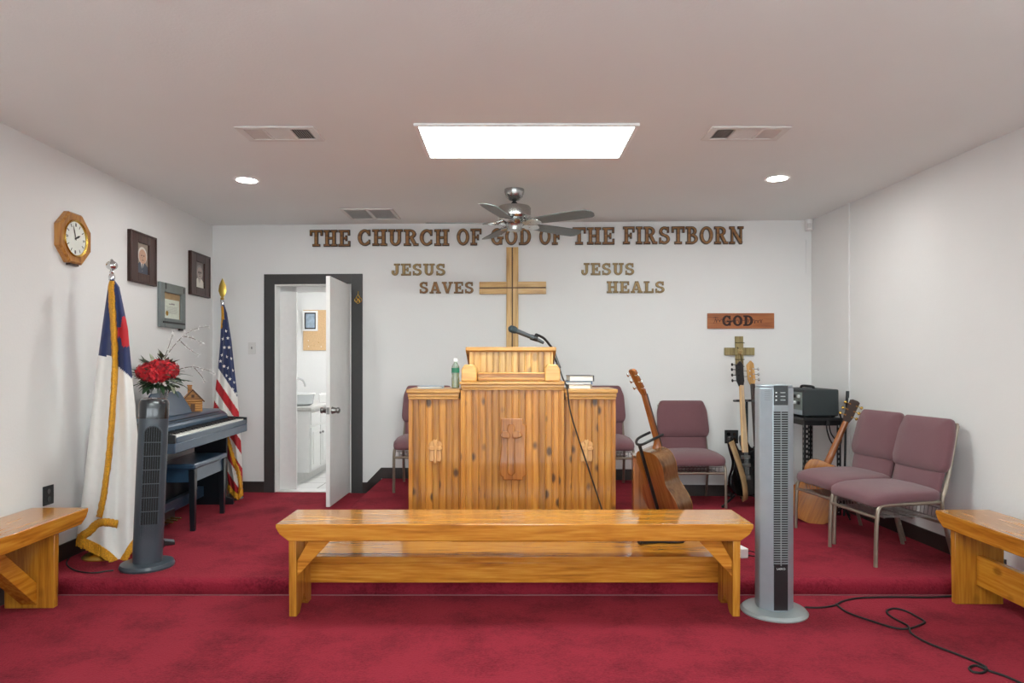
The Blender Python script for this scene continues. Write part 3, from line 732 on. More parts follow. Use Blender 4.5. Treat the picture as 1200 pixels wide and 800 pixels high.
# big oak cross: grooved boards
v = on_back(600.5, 337.5); top = on_back(600, 290); bot = on_back(600, 412); l_ = on_back(562, 337); r_ = on_back(640, 337)
t = thing('wall_cross', 'large oak cross with dark inlaid line on the back wall above the pulpit', 'cross', v + WN * 0.001, WA)
vw = 0.116; aw = 0.118
b = MB()
for sx in (-1, 1): b.prism([(sx * 0.006, top.z - v.z), (sx * vw / 2, top.z - v.z), (sx * vw / 2, bot.z - v.z), (sx * 0.006, bot.z - v.z)], -0.03, 0, 'xz')
b.build('upright', M['cross_v'], t, bevel=0.002)
b = MB()
for x0, x1 in ((l_.x - v.x, -vw / 2), (vw / 2, r_.x - v.x)):
    for sz in (-1, 1): b.prism([(x0, sz * 0.006), (x1, sz * 0.006), (x1, sz * aw / 2), (x0, sz * aw / 2)], -0.03, 0, 'xz')
b.build('crossbar', M['cross_h'], t, bevel=0.002)
b = MB(); b.box((0, -0.012, (top.z + bot.z) / 2 - v.z), (0.013, 0.024, top.z - bot.z - 0.002))
b.box(((l_.x + r_.x) / 2 - v.x, -0.0155, 0), (r_.x - l_.x - 0.002, 0.031, 0.011)); b.build('inlay_line', M['cross_dark'], t)

# small rustic cross
v = on_back(866, 411.5); s_ = v.y / F
t = thing('small_cross', 'small rustic olive wooden cross tied with twine above the guitars', 'cross', v + WN * 0.001, WA)
b = MB(); b.prism([(-5.2 * s_, 17.5 * s_), (4.2 * s_, 17.5 * s_), (4.8 * s_, -27 * s_), (-4.2 * s_, -27.5 * s_)], -0.022, 0, 'xz'); b.build('upright', M['rustic'], t, bevel=0.004)
b = MB(); b.prism([(-17.5 * s_, 4.2 * s_), (17 * s_, 4.2 * s_), (17 * s_, -4.6 * s_), (-17.5 * s_, -4.6 * s_)], -0.03, -0.004, 'xz'); b.build('crossbar', M['rustic'], t, bevel=0.004)
b = MB()
for z in (10, -9.5, -17.5): b.tube([(x * s_, -0.024, (z + 0.25 * math.sin(x)) * s_) for x in (-5.4, -2, 2, 5.4)], 0.004, 6)
b.tube([(-3 * s_, -0.034, 5 * s_), (0, -0.036, -2 * s_), (3 * s_, -0.026, -14 * s_)], 0.004, 6)
b.build('twine', M['twine'], t)
b = MB()
for k in range(5):
    a = 2 * PI * k / 5; b.ball((0.014 * math.cos(a), -0.036, 0.018 * math.sin(a)), (0.012, 0.007, 0.016), 8)
b.ball((0, -0.04, 0), 0.009, 8); b.build('carved_flower', M['gold_face'], t)

# GOD plaque
v = on_back(867.5, 376); hw = 38.5 * v.y / F; hh = 9.0 * v.y / F
t = thing('wall_plaque', 'reddish wooden plaque with carved GOD lettering on the back wall', 'plaque', v + WN * 0.001, WA)
b = MB(); b.box((0, -0.009, 0), (2 * hw, 0.018, 2 * hh)); b.build('board', M['plaque'], t, bevel=0.003)
b = MB()
x = -0.175
for ch in 'GOD':
    tmp = MB(); glyph(tmp, ch, 0.09, 0.098, 0.0015, -0.0195, -0.0175)
    bmesh.ops.translate(tmp.bm, verts=tmp.bm.verts, vec=(x, 0, -0.047))
    me = bpy.data.meshes.new('tmp'); tmp.bm.to_mesh(me); tmp.bm.free(); b.bm.from_mesh(me); bpy.data.meshes.remove(me)
    x += 0.1
b.build('carved_lettering', M['burnt'], t)
b = MB(); pts = []
for k in range(150):
    q = k / 149; ph = q * 2 * PI * 15
    tall = 1.9 if k % 20 < 5 else 1.0
    pts.append((-0.245 + 0.45 * q + 0.009 * math.sin(ph), -0.0198, -0.004 + 0.010 * tall * math.cos(ph) + 0.004 * math.sin(q * 20)))
b.tube(pts, 0.0024, 5)
b.tube([(-0.26, -0.0198, 0.03), (-0.245, -0.0198, 0.036), (-0.215, -0.0198, 0.03)], 0.0022, 5); b.tube([(-0.238, -0.0198, 0.034), (-0.246, -0.0198, 0.0), (-0.256, -0.0198, -0.022)], 0.0022, 5)
b.build('script_lettering', M['burnt_light'], t)

# switches and outlets
def plate(name, loc, rz, w, h, mat, label, cat, slots):
    t = thing(name, label, cat, loc, rz)
    b = MB(); b.box((0, -0.003, 0), (w, 0.006, h)); b.build('cover_plate', mat, t, bevel=0.002)
    if slots == 'toggle':
        b = MB(); b.box((0, -0.011, 0.004), (0.009, 0.012, 0.022), RX(0.4)); b.build('toggle', M['grille_grey'], t)
    else:
        for sx in ((-1, 1) if slots == 4 else (0,)):
            for sz in (-1, 1):
                b = MB(); R = RX(PI / 2)
                b.lathe([(0.017, 0.0055), (0.017, 0.008), (0.0, 0.008)], 16, (sx * w * 0.22, 0, sz * h * 0.2), R)
                b.build('socket', M['black_gloss'], t)
v = on_back(295.5, 408); plate('light_switch', v, WA, 0.075, 0.118, M['offwhite'], 'white toggle light switch beside the doorway', 'light switch', 'toggle')
v = on_back(857, 511.5); plate('wall_outlet', v, WA, 0.128, 0.128, M['black'], 'square black wall outlet under the small cross', 'outlet', 4)
v = on_left(56, 580); plate('wall_outlet', (v.x, v.y, v.z), LA, 0.1, 0.12, M['black'], 'black wall outlet above the left bench', 'outlet', 1)
# brass ornament on the casing
v = on_back(420.5, 351)
t = thing('brass_hook', 'small brass ornament hanging on the dark door casing', 'ornament', v + WN * 0.017, WA)
b = MB()
for dx, dz in ((0, 0.02), (-0.018, -0.005), (0.018, -0.005), (0.0, -0.02)):
    b.tube([(dx + 0.016 * math.cos(a), -0.006, dz + 0.02 * math.sin(a)) for a in [i * PI / 8 for i in range(16)]], 0.004, 6, closed=True)
b.build('knot', M['brass'], t)
b = MB(); b.tube([(0, -0.004, 0.07), (0.0, -0.006, 0.04)], 0.004, 6); b.ball((0, -0.004, 0.074), 0.007, 8); b.build('hanger', M['brass'], t)

# ------------------------------------------------------------------ left wall: clock, portraits, certificate
def left_size(pxa, pxb, pyt, pyb, pxm):
    a, c = on_left(pxa, 300), on_left(pxb, 300)
    m = on_left(pxm, 300); k = m.y / F
    return abs(c.y - a.y), (pyb - pyt) * k
# in wall frame: local x = away along wall, local -y... towards room (+X world)
v = on_left(83, 280); a_, c_ = on_left(67, 280), on_left(103, 280); R0 = (c_.y - a_.y) / 2; RZ_ = (309.5 - 250.5) / 2 * v.y / F
v = Vector((XL((a_.y + c_.y) / 2), (a_.y + c_.y) / 2 - 0.03, on_left(84.5, 280).z))
LROT = LA - PI                       # local +x points towards the camera, local +y out of... flipped below
t = thing('wall_clock', 'octagonal wooden wall clock with white dial on the left wall', 'clock', (v.x + 0.001, v.y, v.z), LA)
Rr = RZ_ * 1.0
def octa(r): return [(r / math.cos(PI / 8) * math.cos(PI / 8 + k * PI / 4), r / math.cos(PI / 8) * math.sin(PI / 8 + k * PI / 4)) for k in range(8)]
b = MB(); oc = octa(Rr); ic = octa(Rr * 0.7)
lo = b.pts([(x, 0, z) for x, z in oc]); md = b.pts([(x, -0.03, z) for x, z in oc]); hi = b.pts([(x * 0.93, -0.042, z * 0.93) for x, z in oc]); inn = b.pts([(x, -0.036, z) for x, z in ic]); inb = b.pts([(x, -0.02, z) for x, z in ic])
for k in range(8):
    j = (k + 1) % 8
    for p, q in ((lo, md), (md, hi), (hi, inn), (inn, inb)): b.face([p[k], p[j], q[j], q[k]])
b.face(lo); b.face(inb); b.build('case', M['clock_wood'], t, ang=10)
R_ = RX(PI / 2)
b = MB(); b.lathe([(Rr * 0.70, 0.030), (Rr * 0.735, 0.036), (Rr * 0.72, 0.046), (Rr * 0.66, 0.04), (Rr * 0.66, 0.032)], 40, (0, 0, 0), R_, True); b.build('bezel', M['brass'], t)
b = MB(); b.lathe([(Rr * 0.665, 0.028), (Rr * 0.665, 0.034), (0.0, 0.034)], 40, (0, 0, 0), R_); b.build('dial', M['clock_face'], t)
b = MB()
for k in range(12):
    a = k * PI / 6; r1 = Rr * 0.54; w = 0.014
    b.box((r1 * math.sin(a), -0.0345, r1 * math.cos(a)), (0.005, 0.0015, 0.022), RY(a))
    if k % 3 == 0: b.box((r1 * math.sin(a) + 0.008 * math.cos(a), -0.0345, r1 * math.cos(a) - 0.008 * math.sin(a)), (0.004, 0.0015, 0.022), RY(a))
b.build('numerals', M['ink'], t)
for nm, ang_, ln_, w in (('hour_hand', 62, 0.055, 0.008), ('minute_hand', -18, 0.085, 0.004)):
    a = math.radians(ang_); b = MB()
    b.prism([(-w / 2, -0.012), (w / 2, -0.012), (w * 0.9, ln_ * 0.6), (0, ln_), (-w * 0.9, ln_ * 0.6)], -0.038, -0.0365, 'xz')
    o = b.build(nm, M['ink'], t); o.rotation_euler = (0, a, 0)
b = MB(); b.box((0, -0.014, -Rr - 0.006), (0.1, 0.024, 0.014)); b.build('base_block', M['dark_frame'], t)

def portrait(pxa, pxb, pyt_a, pyb_a, pyt_b, pyb_b, label, grey):
    a, c = on_left(pxa, 300), on_left(pxb, 300)
    zt = (on_left(pxa, pyt_a).z + on_left(pxb, pyt_b).z) / 2; zb = (on_left(pxa, pyb_a).z + on_left(pxb, pyb_b).z) / 2
    W, H = c.y - a.y, zt - zb; y = (a.y + c.y) / 2
    t = thing('portrait_frame', label, 'picture frame', (XL(y) + 0.001, y, (zt + zb) / 2), LA)
    b = MB(); fw = W * 0.28; fh = H * 0.2
    for s_ in (1, -1):
        b.box((s_ * (W / 2 - fw / 2), -0.013, 0), (fw, 0.026, H)); b.box((0, -0.013, s_ * (H / 2 - fh / 2)), (W - 2 * fw, 0.026, fh))
        b.box((s_ * (W / 2 - 0.008), -0.015, 0), (0.016, 0.034, H)); b.box((0, -0.015, s_ * (H / 2 - 0.008)), (W - 0.032, 0.034, 0.016))
    b.build('frame', M['dark_frame'], t, bevel=0.003)
    w, h = W - 2 * fw, H - 2 * fh
    b = MB(); b.box((0, -0.008, 0), (w, 0.006, h))
    def ell(cx, cz, rx, rz_, y, mi, n=20):
        b.mi = mi; b.prism([(cx + rx * math.cos(2 * PI * k / n), cz + rz_ * math.sin(2 * PI * k / n)) for k in range(n)], y, y + 0.0008, 'xz')
    def pol(p, y, mi): b.mi = mi; b.prism(p, y, y + 0.0008, 'xz')
    hw, hh = w / 2, h / 2
    pol([(-hw * .98, -hh * .98), (hw * .98, -hh * .98), (hw * .98, -hh * .5), (hw * .35, -hh * .22), (-hw * .35, -hh * .22), (-hw * .98, -hh * .5)], -0.0120, 3)
    pol([(-hw * .3, -hh * .24), (hw * .3, -hh * .24), (0.0, -hh * .85)], -0.0128, 2)
    pol([(-hw * .08, -hh * .34), (hw * .08, -hh * .34), (hw * .1, -hh * .8), (-hw * .1, -hh * .8)], -0.0136, 3)
    ell(0.02 * w, hh * .22, hw * .78, hh * .56, -0.0122, 2)
    ell(0.02 * w, hh * .14, hw * .64, hh * .48, -0.0132, 1)
    for sx in (-1, 1):
        ell(0.02 * w + sx * hw * .2, hh * .2, hw * .1, hh * .035, -0.0142, 4)
        if grey:
            b.mi = 4; n = 14
            b.tube([(0.02 * w + sx * hw * .22 + hw * .17 * math.cos(2 * PI * k / n), -0.0142, hh * .2 + hh * .085 * math.sin(2 * PI * k / n)) for k in range(n)], 0.0012, 4, closed=True)
    pol([(-hw * .04, hh * .14), (hw * .1, hh * .02), (-hw * .06, hh * .02)], -0.0142, 4 if grey else 0)
    ell(0.02 * w, -hh * .1, hw * .16, hh * .025, -0.0142, 4)
    b.build('photograph', [M['photo_bg_grey' if grey else 'photo_bg'], M['skin_grey' if grey else 'skin'], M['hair_white'] if not grey else M['grille_grey'], M['suit'] if not grey else M['page'], M['ink']], t)
portrait(149, 179.5, 268, 329, 279, 335.5, 'dark framed colour portrait of a person in suit and tie beside the clock', False)
portrait(220.5, 243, 293.5, 345, 301, 349, 'dark framed black and white portrait nearest the back corner', True)
# certificate
a, c = on_left(184, 300), on_left(214, 300); zt = (on_left(184, 329).z + on_left(214, 337).z) / 2; zb = (on_left(184, 382).z + on_left(214, 386.5).z) / 2
W, H = c.y - a.y, zt - zb; y = (a.y + c.y) / 2
t = thing('certificate_plaque', 'grey framed certificate hanging between the two portraits', 'certificate', (XL(y) + 0.001, y, (zt + zb) / 2), LA)
b = MB(); fw = W * 0.17
for s_ in (1, -1):
    b.box((s_ * (W / 2 - fw / 2), -0.014, 0), (fw, 0.028, H)); b.box((0, -0.014, s_ * (H / 2 - fw / 2)), (W - 2 * fw, 0.028, fw))
b.build('frame', M['grey_frame'], t, bevel=0.006)
b = MB(); b.box((0, -0.006, 0), (W - 2 * fw, 0.008, H - 2 * fw)); b.build('backing', M['cork_dull'], t)
b = MB(); w, h = W - 2 * fw, H - 2 * fw
b.box((0, -0.0108, -h * 0.12), (w * 0.9, 0.0015, h * 0.74))
b.mi = 1
b.box((0.0, -0.0119, h * 0.07), (w * 0.34, 0.0008, 0.008)); b.box((0.02, -0.0119, h * 0.1), (w * 0.2, 0.0008, 0.006))
for k in range(6): b.box((0.0, -0.0119, -h * (0.03 + 0.05 * k)), (w * (0.7 - 0.06 * (k % 3)), 0.0008, 0.0022))
b.mi = 2; b.lathe([(0.022, 0.0112), (0.022, 0.0125), (0, 0.0125)], 16, (-w * 0.28, 0, -h * 0.3), RX(PI / 2))
b.build('certificate', [M['paper'], M['grille_grey'], M['brass']], t)
for c_, s2 in (((W * 0.02, -0.03, -H * 0.385), (W * 0.86, 0.004, 0.016)), ((-W * 0.3, -0.0285, H * 0.42), (0.016, 0.002, 0.05)), ((W * 0.42, -0.0285, H * 0.4), (0.016, 0.002, 0.05)), ((W * 0.36, -0.012, -H * 0.515), (0.06, 0.02, 0.018))):
    b = MB(); b.box(c_, s2); b.build('clip', M['black'], t)

# ------------------------------------------------------------------ pulpit
PX, PY = 0.0, 5.0
t = thing('pulpit', 'knotty pine church pulpit with side wings and carved cross emblems', 'pulpit', (PX, PY, PLAT))
def bead(b, x0, x1, y, z0, z1, w=0.049, depth=0.02):
    """vertical beadboard: flat boards with a V groove and bead between"""
    pts = [(x0, y + depth), (x0, y)]
    k = math.floor(x0 / w) + 1
    while k * w < x1 - 0.004:
        x = k * w
        if x > x0 + 0.006:
            pts += [(x - 0.0045, y), (x - 0.0015, y + 0.005), (x + 0.0015, y + 0.0055), (x + 0.003, y + 0.001), (x + 0.007, y + 0.0006), (x + 0.009, y + 0.0025), (x + 0.0105, y)]
        k += 1
    pts += [(x1, y), (x1, y + depth)]
    b.prism(pts, z0, z1, 'xy')
def cap(b, x0, x1, y0, y1, zb, zt):
    """stepped moulding around a top"""
    h = zt - zb
    b.box(((x0 + x1) / 2, (y0 + y1) / 2, zb + h * 0.13), (x1 - x0 - 0.012, y1 - y0 - 0.012, h * 0.26))
    b.box(((x0 + x1) / 2, (y0 + y1) / 2, zb + h * 0.45), (x1 - x0 - 0.004, y1 - y0 - 0.004, h * 0.4))
    b.box(((x0 + x1) / 2, (y0 + y1) / 2, zb + h * 0.82), (x1 - x0 + 0.012, y1 - y0 + 0.012, h * 0.36))
zc0, zc1 = 1.171 - PLAT, 1.233 - PLAT
zw0, zw1 = 1.10 - PLAT, 1.176 - PLAT
b = MB(); bead(b, -0.372, 0.376, 0, 0, zc0); b.build('front_panel', M['pine'], t, ang=20)
b = MB(); b.box((0.002, 0.215, zc0 / 2), (0.744, 0.39, zc0 - 0.002)); b.build('centre_box', M['pine'], t)
b = MB(); cap(b, -0.376, 0.385, -0.02, 0.44, zc0, zc1); b.build('centre_cap', M['pine_x'], t, bevel=0.004)
for sx, x0, x1 in ((-1, -0.764, -0.372), (1, 0.376, 0.766)):
    b = MB(); bead(b, x0, x1, 0.045, 0, zw0); w = b.build('side_wing', M['pine'], t, ang=20)
    b = MB(); b.box(((x0 + x1) / 2, 0.25, zw0 / 2), (x1 - x0 - 0.002, 0.372, zw0 - 0.002)); b.build('wing_box', M['pine'], w)
    b = MB(); cap(b, x0 - 0.006 if sx < 0 else x0 + 0.014, x1 - 0.014 if sx < 0 else x1 + 0.006, 0.02, 0.45, zw0, zw1); b.build('wing_cap', M['pine_x'], w, bevel=0.004)
    # corner pilaster strip on the centre section edge
    # small carved shield cross
    ex = (x0 + x1) / 2 + (0.003 if sx < 0 else -0.022); ez = 0.715 - PLAT; yf = 0.045
    b = MB()
    pl_ = [(-0.05, -0.055), (-0.04, -0.075), (-0.022, -0.07), (-0.01, -0.088), (0.0, -0.095), (0.01, -0.088), (0.022, -0.07), (0.04, -0.075), (0.05, -0.055), (0.046, 0.03), (0.056, 0.052), (0.046, 0.07), (0.03, 0.078), (-0.03, 0.078), (-0.046, 0.07), (-0.056, 0.052), (-0.046, 0.03)]
    b.prism([(ex + p * 0.92, ez + q) for p, q in pl_], yf - 0.012, yf + 0.001, 'xz'); b.build('carved_emblem', M['emblem_pale'], w, bevel=0.004)
    b = MB()
    for s2 in (-1, 1):
        b.prism([(ex + s2 * p, ez + q) for p, q in [(0.004, 0.012), (0.04, 0.01), (0.056, 0.026), (0.04, 0.042), (0.004, 0.038)]][::s2], yf - 0.022, yf - 0.010, 'xz')
    b.prism([(ex + p, ez + q) for p, q in [(-0.011, -0.085), (0.011, -0.085), (0.011, 0.06), (0.022, 0.075), (0.012, 0.095), (0.0, 0.085), (-0.012, 0.095), (-0.022, 0.075), (-0.011, 0.06)]], yf - 0.02, yf - 0.010, 'xz')
    b.build('carved_cross', M['emblem_pale'], w, bevel=0.004)
for x in (-0.366, 0.370):
    b = MB(); b.box((x, -0.004, zc0 / 2), (0.02, 0.012, zc0 - 0.002)); b.build('corner_strip', M['pine'], t, bevel=0.003)
# big centre plaque
x0, x1, z0, z1 = -0.0875, 0.103, 0.514 - PLAT, 0.964 - PLAT
b = MB(); n = 0.022
b.prism([(x0 + n, z0), (x1 - n, z0), (x1 - n, z0 + n), (x1, z0 + n * 1.6), (x1 - 0.004, z0 + .2), (x1, z1 - 0.07), (x1 + 0.002, z1 - 0.052), (x1 - n, z1 - 0.04), (x1 - n, z1), (x0 + 0.008, z1), (x0 + 0.004, z1 - .12), (x0 + 0.01, z0 + .25), (x0 - 0.006, z0 + 0.11), (x0, z0 + n * 1.6), (x0 + n, z0 + n)], -0.02, 0.001, 'xz')
e_ = b.build('centre_emblem', M['emblem'], t, bevel=0.007, seg=3)
b = MB()
for s2 in (-1, 1):
    cx_ = -0.006 + s2 * 0.008
    b.prism([(cx_ + s2 * p, 0.845 - PLAT + q) for p, q in [(0.0, -0.024), (0.05, -0.024), (0.076, -0.004), (0.054, 0.03), (0.02, 0.03), (0.0, 0.012)]][::s2], -0.038, -0.018, 'xz')
pth = [(-0.034, -0.03), (-0.034, .4 - .0)]
b.prism([(-0.034, 0.565 - PLAT), (-0.006, 0.545 - PLAT), (0.022, 0.565 - PLAT), (0.022, 0.90 - PLAT), (0.014, 0.92 - PLAT), (-0.006, 0.93 - PLAT), (-0.026, 0.92 - PLAT), (-0.034, 0.90 - PLAT)], -0.033, -0.018, 'xz')
b.build('relief_cross', M['emblem'], e_, bevel=0.007, seg=3)
# lectern top
zl0, zl1, zl2 = 1.2985 - PLAT, 1.461 - PLAT, 1.492 - PLAT
b = MB(); b.box((-0.004, 0.14, (zc1 + zl0) / 2), (0.50, 0.10, zl0 - zc1)); b.box((-0.004, 0.115, zc1 + 0.02), (0.50, 0.08, 0.02)); b.box((-0.004, 0.112, zl0 - 0.006), (0.50, 0.11, 0.012)); b.build('lectern_step', M['pine_top'], t, bevel=0.005)
b = MB(); bead(b, -0.325, 0.312, 0.20, zl0 - 0.06, zl1); b.build('lectern_panel', M['pine_panel'], t, ang=20)
b = MB(); b.prism([(0.222, zc1), (0.50, zc1), (0.50, zl1 - 0.1), (0.222, zl1)], -0.318, 0.306, 'yz'); b.build('lectern_box', M['pine_panel'], t)
b = MB(); b.prism([(0.178, zl1), (0.56, zl1 - 0.135), (0.56, zl1 - 0.105), (0.178, zl2)], -0.352, 0.336, 'yz'); b.build('reading_top', M['pine_x'], t, bevel=0.005)
for x in (-0.318, 0.30):
    b = MB(); w = 0.058; h = 0.125
    b.prism([(x - w, zc1), (x + w, zc1), (x + w * .96, zc1 + h * .72), (x + w * .55, zc1 + h), (x - w * .55, zc1 + h), (x - w * .96, zc1 + h * .72)], 0.04, 0.19, 'xz'); b.build('bookend_block', M['pine_top'], t, bevel=0.008, seg=3)

# microphone on a gooseneck with its cable
t = thing('microphone', 'black gooseneck microphone over the pulpit top with cable down its front', 'microphone', P(652, 422, 5.44))
o_ = P(652, 422, 5.44)
def L_(px, py, d): return P(px, py, d) - o_
b = MB(); b.tube(spline([L_(652, 424, 5.44), L_(649.5, 412, 5.46), L_(644, 404, 5.44), L_(637, 396, 5.4), L_(628, 391.5, 5.38)], 6), 0.010, 10); b.build('gooseneck', M['black'], t)
p0, p1, p2, p3 = L_(637, 401.5, 5.38), L_(627, 396.5, 5.36), L_(605, 387.5, 5.30), L_(596, 383.8, 5.27)
b = MB(); b.tube([p0, p1, p2], [0.012, 0.017, 0.019], 14); b.build('handle', plain('mic_grey', S(92, 98, 104), 0.35, metal=0.5), t)
b = MB(); dd = (p3 - p2).normalized(); b.tube([p2, p2 + dd * .006, p2 + dd * 0.03, p2 + dd * .055, p2 + dd * .068], [0.021, 0.026, 0.03, 0.026, 0.012], 16); b.build('head', plain('mic_head', S(58, 72, 78), 0.45, metal=0.4, scale=300, bump=0.6), t)
b = MB(); b.tube([p1 + Vector((0.02, 0, -0.004)), p1 - Vector((0.035, 0, -0.012))], 0.022, 12); b.tube([p1 + Vector((0.0, 0, 0.018)), L_(628, 391.5, 5.38)], 0.008, 8); b.build('clip', M['black'], t)
b = MB(); b.tube([L_(650.5, 416, 5.44), L_(655.5, 431, 5.4)], [0.011, 0.014], 10); b.box(L_(649, 430, 5.44), (0.05, 0.05, 0.03)); b.build('clamp', M['black'], t)
b = MB(); b.tube(spline([L_(655.5, 431, 5.4), L_(659.5, 443, 5.05), L_(664.5, 455, 4.945), L_(668, 480, 4.955), L_(676, 508, 4.965), L_(687, 541, 4.975), L_(698, 574, 4.98), L_(706, 598, 4.96), L_(712, 609.5, 4.9)], 6), 0.0055, 8); b.build('cable', M['rubber'], t)

# things on the pulpit wings
ztop_w = 1.176 + 0.0005
def book(name, label, x, y, z, w, d, h, rz, cover, group, tilt=0.0):
    t = thing(name, label, 'book', (x, y, z), group=group, rot=(0, tilt, rz))
    b = MB(); c = 0.004
    b.box((0, 0, c / 2), (w, d, c)); b.box((0, 0, h - c / 2), (w, d, c)); b.box((w / 2 - c / 2, 0, h / 2), (c, d, h - 2 * c)); b.build('cover', cover, t, bevel=0.001)
    b = MB(); b.box((-0.003, 0, h / 2), (w - 0.014, d - 0.01, h - 2 * c)); b.build('pages', M['page'], t)
book('book', 'pale tan book at the bottom of the pulpit stack', 0.505, 5.19, ztop_w, 0.175, 0.22, 0.032, 0.03, M['book_tan'], 'books stacked on the right pulpit wing')
book('book', 'thin blue book in the middle of the pulpit stack', 0.50, 5.19, ztop_w + 0.0325, 0.20, 0.22, 0.022, -0.02, M['book_blue'], 'books stacked on the right pulpit wing')
book('book', 'thick dark book with white pages on top of the pulpit stack', 0.515, 5.19, ztop_w + 0.055, 0.185, 0.21, 0.045, 0.05, M['book_grey'], 'books stacked on the right pulpit wing')
book('hymn_book', 'flat bluish book lying on the left pulpit wing', -0.62, 5.22, ztop_w, 0.19, 0.16, 0.018, 0.02, M['sheet_blue'], None)
t = thing('lotion_bottle', 'clear plastic bottle with green label on the left pulpit wing', 'bottle', (-0.432, 5.22, ztop_w))
b = MB(); b.lathe([(0.024, 0), (0.03, 0.004), (0.03, 0.075), (0.027, 0.095), (0.03, 0.115), (0.029, 0.165), (0.014, 0.195), (0.013, 0.205)], 24); b.build('body', M['bottle'], t)
b = MB(); b.lathe([(0.0, 0.003), (0.0265, 0.005), (0.0265, 0.075), (0.024, 0.095), (0.026, 0.11), (0.0, 0.11)], 24); b.build('contents', M['gel'], t)
b = MB(); b.lathe([(0.0308, 0.118), (0.0308, 0.155), (0.0298, 0.155), (0.0298, 0.118)], 24, ring=True); b.build('label', M['label_green'], t)
b = MB(); b.lathe([(0.0155, 0.203), (0.0155, 0.224), (0.012, 0.228), (0, 0.228)], 20); b.build('cap', M['white'], t)

# ------------------------------------------------------------------ benches
def bench(loc, rz, L, W, H, T, inset, label, mx, mz, shelf=False, stretcher=False, brace_sides=(-1, 1)):
    t = thing('wooden_bench', label, 'bench', loc, rz, 'wooden altar benches')
    b = MB()
    b.prism([(-L / 2, H), (L / 2, H), (L / 2, H - 0.02), (L / 2 - 0.02, H - T * 0.6), (L / 2 - 0.07, H - T), (-L / 2 + 0.07, H - T), (-L / 2 + 0.02, H - T * 0.6), (-L / 2, H - 0.02)], -W / 2, W / 2, 'xz')
    b.build('seat', mx, t, bevel=0.005)
    lw = 0.135 if W > 0.33 else W * 0.42
    for sx in (-1, 1):
        x = sx * (L / 2 - inset); b = MB()
        off = -0.025 if shelf else 0.0
        pr_ = [(-lw, 0.0), (-lw * 0.55, 0.0), (0, 0.085), (lw * 0.55, 0.0), (lw, 0.0), (lw * 1.05, H - T), (-lw * 1.05, H - T)]
        if not shelf: pr_ = [(-lw, 0.0), (lw, 0.0), (lw * 1.05, H - T), (-lw * 1.05, H - T)]
        b.prism([(y + off, z) for y, z in pr_], x - 0.02, x + 0.02, 'yz'); b.build('leg', mz, t, bevel=0.003)
        xi = x - sx * 0.02
        b = MB()
        if shelf:
            yb0, yb1 = -lw + off + 0.012, -lw + off + 0.052
            pts = [(xi, H - T - 0.115), (xi - sx * 0.065, H - T), (xi - sx * 0.185, H - T), (xi, H - T - 0.2)]
        else:
            yb0, yb1 = -0.045, 0.045
            pts = [(xi, 0.145), (xi - sx * 0.3, H - T), (xi - sx * 0.425, H - T), (xi, 0.02)]
        if sx > 0: pts = pts[::-1]
        if sx in brace_sides:
            b.prism(pts, yb0, yb1, 'xz'); b.build('brace', mx, t, bevel=0.003)
    xi = L / 2 - inset - 0.021
    if shelf:
        b = MB(); b.box((0, 0.29, 0.235), (2 * xi, 0.40, 0.036)); b.build('shelf', mx, t, bevel=0.003)
        for x in (-0.8, 0, 0.8): b = MB(); b.box((x, 0.34, 0.155), (0.05, 0.24, 0.118)); b.build('shelf_support', mx, t, bevel=0.003)
        b = MB(); b.box((0, 0.115, 0.158), (2 * xi + 0.02, 0.03, 0.116)); b.build('stretcher', mx, t, bevel=0.003)
        b = MB(); b.box((-0.03, -W / 2 + 0.05, H - T - 0.006), (0.62, 0.03, 0.012)); b.build('seat_cleat', mx, t, bevel=0.001)
    if stretcher:
        b = MB(); b.box((0, 0, 0.195), (2 * xi, 0.04, 0.17)); b.build('stretcher', mx, t, bevel=0.003)
    return t
bench((0.014, 3.845, 0), 0, 2.565, 0.37, 0.505, 0.092, 0.085, 'honey wooden bench with lower shelf standing in front of the pulpit step', M['bench_x'], M['bench_z'], shelf=True)
bench((-2.666, 2.585, 0), PI / 2 + 0.0248, 3.0, 0.335, 0.505, 0.088, 0.255, 'amber wooden bench along the left wall below a black outlet', M['side_bench_x'], M['side_bench_z'])
bench((2.655, 2.525, 0), -PI / 2, 3.0, 0.32, 0.505, 0.088, 0.13, 'amber wooden bench along the right wall in front of two chairs', M['side_bench_x'], M['side_bench_z'], stretcher=True, brace_sides=())
# black lead on the shelf
t = thing('instrument_lead', 'short folded black lead lying on the front bench shelf', 'cable', P(775, 638, 4.0))
o_ = P(775, 638, 4.22); o_.z = 0.2535; t.location = o_
b = MB(); b.tube(spline([(-0.12, -0.02, 0.012), (-0.06, 0.0, 0.008), (0.0, 0.01, 0.008), (0.08, 0.0, 0.008), (0.14, 0.015, 0.008)], 6), 0.007, 8); b.tube(spline([(-0.1, 0.03, 0.007), (0, 0.035, 0.007), (0.15, 0.03, 0.007)], 6), 0.006, 8); b.build('wire', M['rubber'], t)
b = MB(); b.ball((-0.135, -0.022, 0.018), 0.018, 12); b.tube([(-0.13, -0.022, 0.016), (-0.09, -0.012, 0.011)], [0.012, 0.009], 10); b.build('plug', M['black'], t)

